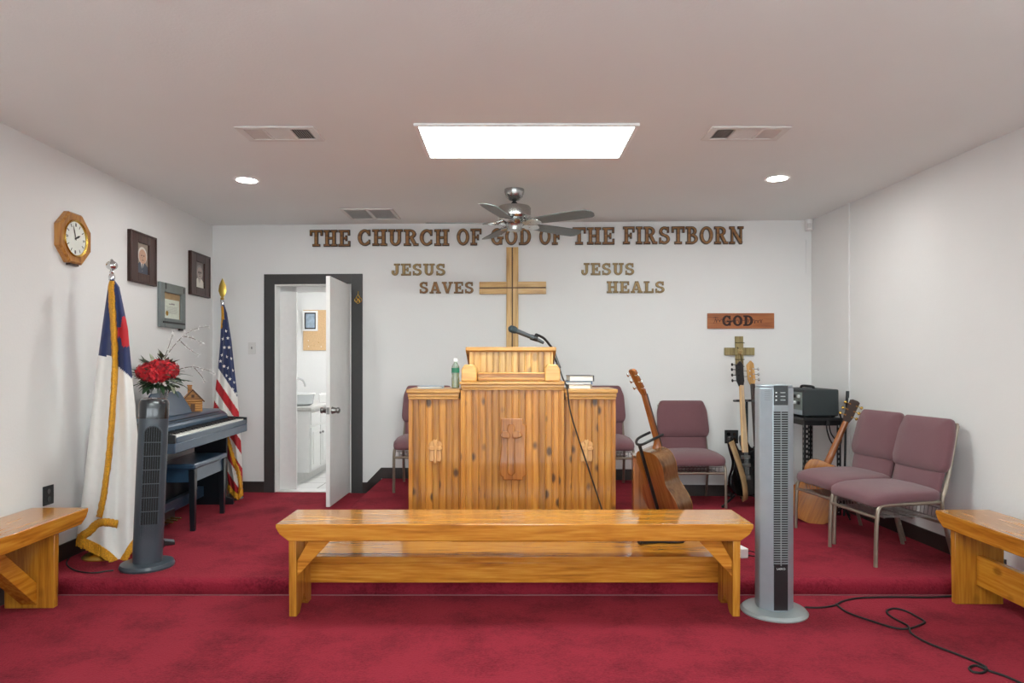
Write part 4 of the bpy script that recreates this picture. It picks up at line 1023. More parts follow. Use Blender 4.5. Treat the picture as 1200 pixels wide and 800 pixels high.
# ------------------------------------------------------------------ chairs
def superq(b, a, c, e1=0.4, e2=0.35, nu=28, nv=14, off=(0, 0, 0), warp=None):
    def sg(v, e): return math.copysign(abs(v) ** e, v)
    def fn(u, v):
        th = 2 * PI * u; ph = -PI / 2 + PI * v
        ph = max(-PI / 2 + 1e-3, min(PI / 2 - 1e-3, ph))
        x = a[0] * sg(math.cos(ph), e1) * sg(math.cos(th), e2); y = a[1] * sg(math.cos(ph), e1) * sg(math.sin(th), e2); z = a[2] * sg(math.sin(ph), e1)
        p = Vector((x + off[0], y + off[1], z + off[2]))
        return warp(p) if warp else p
    g = b.grid(fn, nu, nv, wrap=True)
    b.face(g[0][::-1]); b.face(g[-1])
def make_chair(label):
    t = thing('stacking_chair', label, 'chair', (0, 0, 0), 0, 'mauve upholstered stacking chairs')
    b = MB()
    def warp(p):
        k = (-p.y + 0.0) / 0.25
        p.z += -0.030 * max(0, k) ** 3 + 0.010 * (1 - (p.x / 0.25) ** 2)
        p.x *= 1 - 0.06 * max(0, p.y / 0.25)
        return p
    superq(b, (0.252, 0.245, 0.046), None, 0.5, 0.22, 40, 14, (0, -0.03, 0.428), warp); b.build('seat', M['chair_fab'], t, ang=80)
    ta = math.radians(13); by, bz_ = 0.205, 0.47
    Rt = RX(-ta)
    def bp(x, y, z): return Rt @ Vector((x, y, z)) + Vector((0, by, bz_))
    def cushion(outline, thick, y0):
        b = MB(); n = len(outline)
        rings = []
        cx = 0; cz = sum(z for _, z in outline) / n
        for k, (s_, y) in enumerate(((0.93, y0), (0.985, y0 - thick * .15), (1.0, y0 - thick * .45), (0.985, y0 - thick * .8), (0.94, y0 - thick), (0.55, y0 - thick * 1.14), (0.2, y0 - thick * 1.18))):
            rings.append(b.pts([bp(x * s_, y, cz + (z - cz) * (1 - (1 - s_) * 1.0)) for x, z in outline]))
        for i in range(len(rings) - 1):
            for k in range(n): b.face([rings[i][k], rings[i][(k + 1) % n], rings[i + 1][(k + 1) % n], rings[i + 1][k]])
        b.face(rings[0]); b.face(rings[-1]); return b
    def sm(poly, r=0.025):
        out = []; n = len(poly)
        for i in range(n):
            p = Vector(poly[i]); a = Vector(poly[i - 1]); c = Vector(poly[(i + 1) % n])
            da, dc = (a - p), (c - p); ra = min(r, da.length * .4); rc_ = min(r, dc.length * .4)
            A, C_ = p + da.normalized() * ra, p + dc.normalized() * rc_
            for q in (0, 0.33, 0.67, 1): out.append(tuple(A * (1 - q) ** 2 + p * 2 * q * (1 - q) + C_ * q * q))
        return out
    up = sm([(-0.222, 0.10), (0.222, 0.10), (0.25, 0.15), (0.24, 0.36), (0.205, 0.455), (-0.205, 0.455), (-0.24, 0.36), (-0.25, 0.15)])
    cushion(up, 0.055, 0.022).build('backrest', M['chair_fab'], t, ang=60)
    lo_ = sm([(-0.212, -0.03), (0.212, -0.03), (0.218, 0.115), (-0.218, 0.115)], 0.015)
    cushion(lo_, 0.036, 0.018).build('lower_back_panel', M['chair_fab'], t, ang=60)
    for sx in (-1, 1):
        b = MB(); b.tube(spline([(sx * 0.238, -0.262, 0), (sx * 0.238, -0.258, 0.2), (sx * 0.238, -0.25, 0.32), (sx * 0.236, -0.235, 0.365), (sx * 0.234, -0.19, 0.38), (sx * 0.23, 0.0, 0.385), (sx * 0.226, 0.19, 0.39)], 5), 0.0125, 8); b.build('front_leg', M['chair_metal'], t)
        b = MB(); b.tube(spline([(sx * 0.236, 0.292, 0), (sx * 0.232, 0.235, 0.2), (sx * 0.228, 0.205, 0.38), bp(sx * 0.222, 0.03, 0.05), bp(sx * 0.21, 0.032, 0.42)], 5), 0.0125, 8); b.build('rear_leg', M['chair_metal'], t)
        for y in (-0.262, 0.292):
            pass
    b = MB(); b.tube([(-0.236, -0.252, 0.305), (0.236, -0.252, 0.305)], 0.011, 8); b.build('front_stretcher', M['chair_metal'], t)
    b = MB(); b.tube([(-0.23, 0.23, 0.25), (0.23, 0.23, 0.25)], 0.009, 8); b.tube([(-0.228, 0.2, 0.375), (0.228, 0.2, 0.375)], 0.009, 8); b.build('rear_stretcher', M['chair_metal'], t)
    b = MB()
    for k in range(13): x = -0.2 + k * 0.0333; b.tube([(x, -0.2, 0.352), (x, -0.19, 0.30), (x, 0.18, 0.29), (x, 0.19, 0.352)], 0.0028, 5)
    for y, z in ((-0.2, 0.352), (-0.19, 0.30), (0.0, 0.295), (0.18, 0.29), (0.19, 0.352)): b.tube([(-0.225, y, z), (0.225, y, z)], 0.0035, 5)
    b.build('book_rack', M['steel'], t)
    b = MB(); b.tube([bp(-0.21, 0.032, 0.425), bp(0.21, 0.032, 0.425)], 0.011, 8); b.prism([(-0.2, 0.0), (0.2, 0.0), (0.2, 0.0)], 0, 0, 'xz') if False else None; b.build('back_rail', M['chair_metal'], t)
    return t
ch = make_chair('mauve chair behind the left wing of the pulpit')
ch.location = (-0.79, 6.2, PLAT)
dup(ch, (0.815, 6.15, PLAT), 0.0, 'mauve chair behind the right wing of the pulpit')
dup(ch, (1.63, 6.24, STAGE), 0.03, 'mauve chair at the back wall between the acoustic guitar and the bass guitars')
dup(ch, (2.49, 5.085, STAGE), math.radians(-81), 'mauve chair at the right wall in front of the corner guitar')
dup(ch, (2.497, 4.535, STAGE), math.radians(-82), 'mauve chair at the right wall beside the end of the right bench')

# ------------------------------------------------------------------ tower fans
def rrect(w, d, r, n=5):
    out = []
    for cx, cy, a0 in ((w / 2 - r, d / 2 - r, 0), (-w / 2 + r, d / 2 - r, 90), (-w / 2 + r, -d / 2 + r, 180), (w / 2 - r, -d / 2 + r, 270)):
        for k in range(n + 1):
            a = math.radians(a0 + 90 * k / n); out.append((cx + r * math.cos(a), cy + r * math.sin(a)))
    return out
t = thing('tower_fan', 'dark slate tower fan with black glossy cap beside the white flag', 'fan', (-2.284, 4.275, STAGE), math.radians(27))
b = MB(); b.lathe([(0.155, 0), (0.158, 0.012), (0.15, 0.03), (0.13, 0.036), (0.0, 0.038)], 40); b.build('base', M['tower_dark'], t)
Hb = 1.055
lean = RY(math.radians(2.2))
def LN(p): return lean @ Vector(p)
def loft(b, sections):
    rings = [b.pts([LN((x, y, z)) for x, y in poly]) for poly, z in sections]
    n = len(rings[0])
    for i in range(len(rings) - 1):
        for k in range(n): b.face([rings[i][k], rings[i][(k + 1) % n], rings[i + 1][(k + 1) % n], rings[i + 1][k]])
    b.face(rings[0][::-1]); b.face(rings[-1])
b = MB(); loft(b, [(rrect(0.168, 0.165, 0.06), 0.036), (rrect(0.17, 0.165, 0.06), 0.3), (rrect(0.168, 0.16, 0.06), 0.93)]); b.build('body', M['tower_dark'], t)
b = MB(); loft(b, [(rrect(0.17, 0.164, 0.06), 0.93), (rrect(0.17, 0.164, 0.06), 1.02), (rrect(0.155, 0.15, 0.06), 1.045), (rrect(0.11, 0.1, 0.045), Hb)]); b.build('cap', M['tower_black'], t)
yf = -0.0815
b = MB()
gw = 0.052; zt_, zb_ = 0.885, 0.28
pts = [(-gw, zb_), (gw, zb_)] + [(gw * math.cos(a), zt_ - gw + gw * math.sin(a)) for a in [i * PI / 10 for i in range(11)]]
rr = []
b.prism(pts, yf - 0.006, yf + 0.01, 'xz'); [setattr(v, 'co', LN(v.co)) for v in b.bm.verts]; g_ = b.build('grille', M['vent_dark'], t)
b = MB()
for k in range(8):
    x = -gw + 2 * gw * (k + 0.5) / 8; zz = zt_ - gw + math.sqrt(max(0, gw * gw - x * x))
    b.box((x, yf - 0.007, (zb_ - 0.08 + zz) / 2), (0.0022, 0.008, zz - zb_ + 0.08))
for k in range(6): b.box((0, yf - 0.009, 0.36 + k * 0.085), (2 * gw, 0.006, 0.004))
for k in range(11):
    pass
b.tube([(p, yf - 0.006, q) for p, q in pts[1:]] + [(-gw, yf - 0.006, zb_)], 0.005, 6)
[setattr(v, 'co', LN(v.co)) for v in b.bm.verts]; b.build('ribs', M['tower_dark'], g_)
b = MB()
for k in range(5):
    for j in range(3): b.ball((-0.022 + k * 0.011, -0.045 + j * 0.012, 1.052 - j * 0.0005), (0.0035, 0.0035, 0.002), 8)
b.box((0, -0.02, 1.0545), (0.03, 0.018, 0.003)); [setattr(v, 'co', LN(v.co)) for v in b.bm.verts]; b.build('buttons', M['print_white'], t)

t = thing('tower_fan', 'tall silver tower fan with round base right of the front bench', 'fan', (1.445, 3.766, 0.0), 0.0)
b = MB(); b.lathe([(0.176, 0.0), (0.178, 0.008), (0.165, 0.022), (0.12, 0.03), (0.0, 0.034)], 48); b.build('base', M['silver_pale'], t)
octo = [(-.04, -.095), (.04, -.095), (.093, -.038), (.097, .0), (.088, .05), (.05, .09), (-.05, .09), (-.088, .05), (-.097, 0), (-.093, -.038)]
b = MB(); b.prism(octo, 0.03, 1.235, 'xy'); b.build('body', M['silver'], t, bevel=0.006, seg=3, ang=20)
b = MB(); b.prism([(x * 0.96, y * 0.96) for x, y in octo], 1.2345, 1.25, 'xy'); b.build('top_cap', M['silver'], t, bevel=0.006)
b = MB(); b.box((0, -0.0965, 1.195), (0.076, 0.006, 0.105)); b.mi = 1
for k in range(3): b.box((-0.026, -0.1, 1.21 - k * 0.02), (0.008, 0.002, 0.007)); b.box((0.01, -0.1, 1.21 - k * 0.02), (0.026, 0.002, 0.003))
b.build('control_panel', [M['display'], M['print_white']], t)
b = MB(); b.box((0, -0.0955, 0.71), (0.076, 0.004, 0.86)); g_ = b.build('grille', M['vent_dark'], t)
b = MB()
for k in range(64):
    b.box((0, -0.099, 0.292 + k * 0.0128), (0.076, 0.006, 0.0048))
b.box((0, -0.1, 0.71), (0.004, 0.006, 0.86)); b.box((0, -0.099, 1.125), (0.076, 0.006, 0.035)); b.build('slats', M['slat_grey'], g_)
b = MB(); b.box((0, -0.0965, 0.16), (0.074, 0.006, 0.24)); b.prism([(-0.037, 0.275), (0.037, 0.275), (0.02, 0.292), (0, 0.297), (-0.02, 0.292)], -0.0995, -0.0935, 'xz'); b.build('kick_panel', M['black'], t, bevel=0.001)
def text_part(name, body, size, loc, rot, mat, parent, ext=0.0006):
    cu = bpy.data.curves.new(name, 'FONT'); cu.body = body; cu.size = size; cu.align_x = 'CENTER'; cu.align_y = 'CENTER'; cu.extrude = ext
    o = bpy.data.objects.new(name + '_tmp', cu); COL.objects.link(o)
    dg = bpy.context.evaluated_depsgraph_get(); me = bpy.data.meshes.new_from_object(o.evaluated_get(dg)); bpy.data.objects.remove(o)
    me.materials.clear(); me.materials.append(mat); me.name = name
    q = bpy.data.objects.new(name, me); COL.objects.link(q); q.parent = parent; q.location = loc; q.rotation_euler = rot
    return q
text_part('brand_lettering', 'LASKO', 0.015, (0, -0.1002, 0.263), (PI / 2, 0, 0), M['print_white'], t)
b = MB()
for k in range(6): b.box((-0.063, -0.0722, 1.17 + k * 0.011), (0.03, 0.003, 0.003), RZ(-0.82))
b.build('side_vents', M['slat_grey'], t)

# ------------------------------------------------------------------ digital piano (x along keyboard away from viewer, y towards wall)
pa = math.radians(94.3)
t = thing('digital_piano', 'blue black digital piano along the left wall with music rest', 'piano', (-2.36, 5.45, STAGE), pa)
Lp = 1.58; hl = Lp / 2; KT = 0.762
b = MB(); b.box((0, 0.215, KT - 0.075), (Lp, 0.43, 0.07)); b.build('keybed', M['piano'], t, bevel=0.006)
b = MB(); b.box((0, 0.012, KT - 0.022), (Lp - 0.05, 0.024, 0.036)); b.build('key_slip', M['piano'], t, bevel=0.004)
for sx in (-1, 1):
    b = MB(); b.prism([(0, KT - 0.04), (0, KT + 0.018), (0.17, KT + 0.03), (0.25, KT + 0.1), (0.43, KT + 0.1), (0.43, KT - 0.04)], sx * hl - (0.025 if sx > 0 else 0), sx * hl + (0.0 if sx > 0 else 0.025), 'yz'); b.build('cheek_block', M['piano_dark'], t, bevel=0.004)
    b = MB(); b.prism([(0.1, 0.0), (0.44, 0.0), (0.44, KT - 0.11), (0.16, KT - 0.11), (0.16, 0.07), (0.1, 0.05)], sx * (hl - 0.06) - 0.016, sx * (hl - 0.06) + 0.016, 'yz'); b.build('side_leg', M['piano_dark'], t, bevel=0.003)
b = MB(); b.prism([(0.165, KT - 0.04), (0.165, KT + 0.045), (0.19, KT + 0.07), (0.245, KT + 0.1), (0.45, KT + 0.1), (0.45, KT - 0.04)], -hl + 0.0255, hl - 0.0255, 'yz'); b.build('top_deck', M['piano'], t, bevel=0.004)
b = MB(); b.box((0.0, 0.2, KT + 0.081), (Lp - 0.3, 0.008, 0.004), RX(0.5)); b.box((0.0, 0.183, KT + 0.066), (Lp - 0.3, 0.006, 0.004), RX(0.5)); b.build('control_strip', M['black'], t)
b = MB(); b.box((0, 0.425, 0.3), (Lp - 0.16, 0.018, 0.36)); b.build('modesty_panel', M['piano_dark'], t)
b = MB(); b.box((0, 0.38, 0.125), (Lp - 0.16, 0.05, 0.09)); b.build('lower_rail', M['piano'], t, bevel=0.003)
nw = 52; kw = (Lp - 0.06) / nw; wk = bk = None
for i in range(nw):
    if wk is None:
        b = MB(); b.box((0, 0.092, 0), (kw - 0.0012, 0.136, 0.02)); wk = b.build('white_key', M['key_white'], t, bevel=0.0012, seg=1); o = wk
    else:
        o = wk.copy(); COL.objects.link(o); o.parent = t
    o.location = (-hl + 0.03 + (i + 0.5) * kw, 0, KT - 0.005)
for i in range(nw - 1):
    if i % 7 in (0, 3) and False: continue
    if (i + 5) % 7 in (2, 6): continue
    if bk is None:
        b = MB(); b.prism([(0.072, 0.0), (0.078, 0.013), (0.164, 0.014), (0.164, 0.0)], -0.0055, 0.0055, 'yz'); bk = b.build('black_key', M['key_black'], t, bevel=0.001, seg=1); o = bk
    else:
        o = bk.copy(); COL.objects.link(o); o.parent = t
    o.location = (-hl + 0.03 + (i + 1) * kw, 0, KT + 0.005)
b = MB()
R = RX(-0.32)
pts = [(-0.36, 0), (0.34, 0), (0.335, 0.05), (0.25, 0.175), (0.22, 0.192), (-0.26, 0.192), (-0.30, 0.175), (-0.36, 0.03)]
b.prism(pts, -0.008, 0.008, 'xz'); [setattr(v, 'co', R @ v.co + Vector((-0.13, 0.275, KT + 0.101))) for v in b.bm.verts]
b.build('music_rest', M['piano'], t, bevel=0.004)
b = MB()
b.box((-0.1, 0.36, 0.06), (0.30, 0.04, 0.10)); b.build('pedal_box', M['piano_dark'], t, bevel=0.003)
for k in (-1, 0, 1):
    b = MB(); b.prism([(0.26, 0.04), (0.26, 0.05), (0.342, 0.055), (0.342, 0.043)], -0.1 + k * 0.075 - 0.014, -0.1 + k * 0.075 + 0.014, 'yz'); b.build('pedal', M['brass'], t, bevel=0.003)

# piano bench
t = thing('piano_bench', 'dark blue black piano bench tucked under the piano', 'bench', (-2.56, 5.48, STAGE), pa - math.radians(1.0))
bw, bd, bh = 0.68, 0.30, 0.51
b = MB(); b.box((0, 0, bh - 0.02), (bw, bd, 0.04)); b.build('seat', M['piano'], t, bevel=0.012, seg=3)
b = MB(); b.box((0, -bd / 2 + 0.03, bh - 0.09), (bw - 0.08, 0.02, 0.1)); b.box((0, bd / 2 - 0.03, bh - 0.09), (bw - 0.08, 0.02, 0.1)); b.box((-bw / 2 + .03, 0, bh - .09), (0.02, bd - .08, .1)); b.box((bw / 2 - .03, 0, bh - .09), (0.02, bd - .08, .1)); b.build('apron', M['piano'], t)
for sx in (-1, 1):
    for sy in (-1, 1):
        b = MB(); x, y = sx * (bw / 2 - 0.035), sy * (bd / 2 - 0.03)
        lo = b.pts([(x + p * 0.017, y + q * 0.017, 0) for p, q in ((-1, -1), (1, -1), (1, 1), (-1, 1))]); hi = b.pts([(x + p * 0.027, y + q * 0.024, bh - 0.042) for p, q in ((-1, -1), (1, -1), (1, 1), (-1, 1))])
        b.face(lo[::-1]); b.face(hi)
        for k in range(4): b.face([lo[k], lo[(k + 1) % 4], hi[(k + 1) % 4], hi[k]])
        b.build('leg', M['piano_dark'], t, bevel=0.003)
# little log house on the piano
DK = STAGE + KT + 0.1
def on_deck(lx, ly):
    return Vector((-2.36, 5.45, DK + 0.0005)) + RZ(pa) @ Vector((lx, ly, 0))
hp = on_deck(0.42, 0.345)
t = thing('log_house', 'small wooden toy house with chimney on the piano', 'ornament', hp, math.radians(28))
b = MB()
w, d, h = 0.13, 0.13, 0.10
for k in range(5):
    z = h * (k + 0.5) / 5
    for sy in (-1, 1): b.tube([(-w / 2 - .008, sy * d / 2, z), (w / 2 + .008, sy * d / 2, z)], 0.0105, 8)
    for sx in (-1, 1): b.tube([(sx * w / 2, -d / 2 - .008, z), (sx * w / 2, d / 2 + .008, z)], 0.0105, 8)
b.box((0, 0, h / 2), (w - 0.006, d - 0.006, h - 0.002))
b.prism([(-w / 2, h), (w / 2, h), (0, h + 0.075)], -d / 2, d / 2, 'xz'); b.build('walls', M['log'], t)
b = MB()
for sx in (-1, 1):
    b.prism([(sx * (w / 2 + .022), h - 0.022), (sx * (w / 2 + .026), h - 0.012), (0, h + 0.09), (0, h + 0.078)][::sx], -d / 2 - 0.02, d / 2 + 0.02, 'xz')
b.build('roof', M['log'], t, bevel=0.002)
b = MB(); b.box((-0.02, 0.02, h + 0.085), (0.032, 0.032, 0.06)); b.box((-0.02, 0.02, h + 0.118), (0.04, 0.04, 0.01)); b.build('chimney', M['log'], t, bevel=0.002)
b = MB(); b.box((0, -d / 2 - 0.012, 0.035), (0.032, 0.006, 0.06)); b.box((0, -d / 2 - .006, h + .03), (0.022, 0.02, 0.025)); b.build('door', M['log_dark'], t)
b = MB()
for sx in (-1, 1): b.tube([(sx * (w / 2 + .024), -d / 2 - .021, h - .017), (0, -d / 2 - .021, h + .085)], 0.004, 6)
b.build('gable_trim', M['log_dark'], t)

# vase with flowers
vp = on_deck(-0.22, 0.36); vp = Vector((P(187, 455, 5.2).x, 5.2, DK + 0.0005))
t = thing('flower_vase', 'clear glass vase of red flowers and twigs on the piano', 'vase', vp)
b = MB(); b.lathe([(0.045, 0), (0.055, 0.01), (0.05, 0.08), (0.058, 0.17), (0.072, 0.215), (0.068, 0.215), (0.054, 0.17), (0.046, 0.08), (0.048, 0.015), (0, 0.012)], 28); b.build('glass', M['glass'], t)
def petals(b, c, R, n, s):
    for k in range(n):
        z = 1 - 2 * (k + 0.5) / n; a = k * 2.39996
        q = math.sqrt(1 - z * z); nrm = Vector((q * math.cos(a), q * math.sin(a), z))
        if nrm.z < -0.55: continue
        rr = R * random.uniform(0.7, 1.12)
        p = Vector(c) + Vector((nrm.x * rr, nrm.y * rr, nrm.z * rr * 0.8))
        u = nrm.orthogonal().normalized(); w = nrm.cross(u); ph = random.uniform(0, PI)
        for j in range(4):
            aa = ph + j * PI / 2; e = u * math.cos(aa) + w * math.sin(aa); f = nrm.cross(e)
            v = b.pts([p, p + e * s * .55 + f * s * .45 + nrm * s * .12, p + e * s * 1.05 + nrm * s * random.uniform(0.05, .35), p + e * s * .55 - f * s * .45 + nrm * s * .12])
            b.face(v)
for c, R, n in (((-0.05, -0.05, 0.335), 0.088, 210), ((0.062, -0.045, 0.35), 0.088, 210), ((0.02, 0.05, 0.36), 0.085, 140), ((0.005, -0.075, 0.315), 0.085, 190), ((0.012, -0.04, 0.375), 0.07, 140)):
    b = MB(); b.ball(c, (R * .62, R * .62, R * .5), 12); petals(b, c, R, n, 0.026); [setattr(f, 'material_index', random.choice((0, 0, 1))) for f in b.bm.faces]; b.build('flower_head', [M['petal'], M['petal_deep']], t)
def leaf(b, base, direction, L, W, curl=0.2):
    d = Vector(direction).normalized(); s = d.cross(Vector((0, 0, 1)));
    s = s.normalized() if s.length > 1e-3 else Vector((1, 0, 0)); n = s.cross(d).normalized()
    prev = None
    for k in range(6):
        q = k / 5; w = W * math.sin(PI * min(0.98, q * 0.9 + 0.08)); c = Vector(base) + d * L * q - n * (curl * L * q * q)
        row = b.pts([c - s * w + n * 0.15 * w, c, c + s * w + n * .15 * w])
        if prev: b.face([prev[0], prev[1], row[1], row[0]]); b.face([prev[1], prev[2], row[2], row[1]])
        prev = row
rnd = random.Random(5)
for nm, mat, n in (('foliage', M['leaf'], 56), ('dry_foliage', M['leaf_dark'], 40), ('pale_foliage', M['leaf_pale'], 26)):
    b = MB()
    for k in range(n):
        a = rnd.uniform(0, 2 * PI); el = rnd.uniform(-0.5, 0.7)
        if nm != 'foliage': a = rnd.choice((PI, PI * .95, 0.9 * PI, -.3, 1.5)) + rnd.uniform(-.5, .5); el = rnd.uniform(-0.1, 1.3)
        d = Vector((math.cos(a) * math.cos(el), math.sin(a) * math.cos(el), math.sin(el)))
        base = Vector((0.0, 0, 0.27)) + d * rnd.uniform(0.04, 0.13)
        leaf(b, base, d, rnd.uniform(0.07, 0.13), rnd.uniform(0.016, 0.03), rnd.uniform(0.1, 0.5))
    for dx, dy, dz, m_ in ((-.16, -.02, .08, 5), (-.13, .02, .16, 4), (.14, -.05, -.02, 5), (0.02, 0.0, .21, 6)):
        for k in range(m_ * (2 if nm == 'dry_foliage' else 1)):
            d = Vector((dx, dy, dz)) + Vector((rnd.uniform(-.1, .1), rnd.uniform(-.1, .1), rnd.uniform(-.08, .1)))
            leaf(b, Vector((0, 0, 0.26)) + Vector((dx, dy, dz)) * rnd.uniform(.4, 1.0), d, rnd.uniform(.04, .08), rnd.uniform(.008, .018))
    b.build(nm, mat, t, solid=0.0008)
b = MB()
def twig(pts, r):
    s = spline(pts, 6); b.tube(s, [r * (1 - 0.75 * i / (len(s) - 1)) for i in range(len(s))], 5); return s
buds = []
S_ = 5.2 / F
def tp(px, py, dy=0): return Vector(((px - 187) * S_, dy, (455 - py) * S_ + (CAMZ - (455 - HZ) * S_ - DK)))
for path in ([(188, 445, 0), (191, 425, 0), (200, 408, .02), (212, 394, .03), (226, 385, .04), (241, 382, .05)], [(188, 445, 0), (193, 420, 0), (198, 405, 0), (202, 388, .02)], [(192, 440, 0), (208, 432, .06), (222, 430, .08), (236, 434, .1), (243, 438, .12)], [(212, 394, .03), (222, 396, .05), (232, 402, .07)], [(208, 398, .03), (217, 408, .05), (228, 416, .07)], [(222, 431, .08), (230, 441, .09), (233, 448, .1)]):
    s = twig([tp(*p) for p in path], 0.0036)
    buds += s[len(s) // 3::2]
b.build('twigs', M['twig'], t)
b = MB()
for p in buds:
    for k in range(4): b.ball(p + Vector((rnd.uniform(-.014, .014), rnd.uniform(-.014, .014), rnd.uniform(-.014, .014))), rnd.uniform(0.003, 0.0056), 6)
b.build('twig_buds', M['white'], t)
b = MB()
for k in range(9):
    a = k * 0.7; b.tube([(0.03 * math.cos(a + 2), 0.03 * math.sin(a + 2), 0.016), (0.02 * math.cos(a), 0.02 * math.sin(a), 0.27)], 0.003, 5)
b.build('stems', M['leaf'], t)

# ------------------------------------------------------------------ flags
def interp(tab, y):
    if y <= tab[0][0]: return tab[0][1:]
    for a, c in zip(tab, tab[1:]):
        if y <= c[0]:
            q = (y - a[0]) / (c[0] - a[0]); return tuple(p + (r - p) * q for p, r in zip(a[1:], c[1:]))
    return tab[-1][1:]
class Drape:
    """closed draped cloth: outline rows (y, xl, xr) seen in front, rounded and pleated in depth"""
    def __init__(s, tab, d0, depth, pleats, bottom, origin):
        s.tab, s.d0, s.depth, s.pl, s.bot, s.o = tab, d0, depth, pleats, bottom, origin
    def pos(s, u, v, front=True, off=0.0):
        y0 = s.tab[0][0]; yb = interp(s.bot, u)[0]
        py = y0 + (yb - y0) * v; xl, xr = interp(s.tab, py)
        half = math.sin(PI * min(max(u, 0), 1)) ** 0.6
        px = xl + (xr - xl) * u
        amp = s.depth * min(1, 0.35 + 1.1 * v)
        fold = 0.30 * math.sin(s.pl * 2 * PI * u + 1.2 * math.sin(3 * v) + 0.6) * min(1, 3 * v + .2)
        dd = amp * half * (1 + fold) if front else amp * 0.9 * half * (1 + 0.25 * math.sin(7 * PI * u))
        d = s.d0 - dd - off if front else s.d0 + dd
        return P(px, py, d) - s.o
    def uv_of(s, px, py):
        xl, xr = interp(s.tab, py); u = (px - xl) / max(1e-6, xr - xl)
        yb = interp(s.bot, u)[0]; return u, (py - s.tab[0][0]) / (yb - s.tab[0][0])
    def mesh(s, nu, nv, colour):
        b = MB(); y0 = s.tab[0][0]
        def fn(a, v):
            return s.pos(a * 2, v, True) if a <= 0.5 else s.pos(2 - 2 * a, v, False)
        def mf(a, v):
            u = a * 2 if a <= .5 else 2 - 2 * a
            yb = interp(s.bot, u)[0]; py = y0 + (yb - y0) * v; xl, xr = interp(s.tab, py)
            return colour(xl + (xr - xl) * u, py, u, v)
        b.grid(fn, nu * 2, nv, wrap=True, matfn=mf); return b
def ribbon_fringe(dr, path, wpx, off=0.012, seed=1, tuft=True):
    """fringe strip lying on a drape, path in outline pixels"""
    b = MB(); r = random.Random(seed); prev = None
    pts = spline([(x, y, 0) for x, y in path], 10); n = len(pts)
    for i, p in enumerate(pts):
        q = pts[min(i + 1, n - 1)] - pts[max(i - 1, 0)]; q.normalize(); nx = Vector((-q.y, q.x, 0))
        w = wpx / 2
        row = []
        for k, off_k in ((-1, off * .2), (-0.5, off), (0, off * 1.25), (0.5, off), (1, off * .2)):
            c = p + nx * (w * k + (r.uniform(-.5, .5) if abs(k) == 1 else 0)); u, v = dr.uv_of(c.x, c.y)
            row.append(b.bm.verts.new(dr.pos(min(max(u, 0.01), .99), min(v, 1.0), True, off_k + r.uniform(-.002, .002))))
        if prev:
            for k in range(4): b.face([prev[k], prev[k + 1], row[k + 1], row[k]])
        prev = row
    return b

# white flag with navy canton
fo = Vector((-2.69, 4.5, STAGE))
t = thing('white_flag', 'white flag with navy canton, red cross and gold fringe on a stand', 'flag', fo)
b = MB(); b.lathe([(0.125, 0), (0.128, 0.008), (0.11, 0.022), (0.085, 0.03), (0.05, 0.048), (0.02, 0.06), (0.018, 0.075)], 36); b.build('base', M['gold'], t)
ptop = P(131, 326, 4.5) - fo
b = MB(); b.tube([(0, 0, 0.06), ptop], 0.0125, 12); b.build('pole', M['maple'], t)
b = MB(); c = ptop; 
b.lathe([(0.018, -0.01), (0.02, 0.012), (0.012, 0.03), (0.015, 0.04), (0.008, 0.055)], 16, c); b.ball(c + Vector((0, 0, 0.085)), (0.036, 0.034, 0.032), 16); b.lathe([(0.014, 0.112), (0.006, 0.125), (0, 0.128)], 12, c); b.build('finial', M['chrome'], t)
tab = [(327, 129, 133.5), (336, 126.5, 140), (360, 123, 145), (385, 119.5, 150), (418, 115, 153), (440, 112.5, 155), (480, 108, 159), (530, 102, 163), (560, 99, 162.5), (600, 94, 161), (625, 90, 160), (640, 91, 159), (668, 112, 158)]
bot = [(0, 632), (0.2, 637), (0.38, 643), (0.5, 650), (0.58, 656), (0.66, 663), (0.8, 652), (1.0, 632)]
dr = Drape(tab, 4.49, 0.085, 2.4, bot, fo)
def chris(px, py, u, v):
    edge = 417 if px < 131 else 428 + (px - 137) * 0.85
    if py < edge:
        if u > 0.6 and 371 < py < 406:
            q = abs(py - 389)
            if px > 138 + q * 0.12 + (5 if q < 6 else 0) * 0 - (3 if q < 6 else -3): return 1
        return 0
    return 2
m_ = dr.mesh(70, 130, chris); m_.build('cloth', [M['navy'], M['red_cloth'], M['white_cloth']], t, ang=80)
ribbon_fringe(dr, [(130.5, 329), (130.5, 345), (132.5, 375), (134.5, 410), (134, 445), (131, 495), (127, 540), (121.5, 580), (116.5, 606)], 7, 0.016, 3).build('hoist_fringe', M['fringe'], t, solid=0.004)
ribbon_fringe(dr, [(93, 630), (104, 623), (115, 613), (126, 612), (138, 614)], 9, 0.016, 13).build('folded_fringe', M['fringe'], t, solid=0.004)
def hem_fringe(dr, us, L, seed, per=5):
    b = MB(); r = random.Random(seed)
    for u in us:
        for j in range(per):
            uu = u + r.uniform(-.01, .01)
            p = dr.pos(min(max(uu, .01), .99), 0.985, True, 0.006 + r.uniform(0, .004)); q = dr.pos(min(max(uu + r.uniform(-.012, .012), .01), .99), 1.0, True, 0.008) + Vector((r.uniform(-.006, .006), r.uniform(-.01, .004), -L * r.uniform(.8, 1.05)))
            b.tube([p, (p + q) / 2 + Vector((0, -.004, 0)), q], [0.0045, 0.005, 0.0035], 5)
    return b
hem_fringe(dr, [0.02 + 0.02 * k for k in range(48)], 0.045, 4).build('hem_fringe', M['fringe'], t)

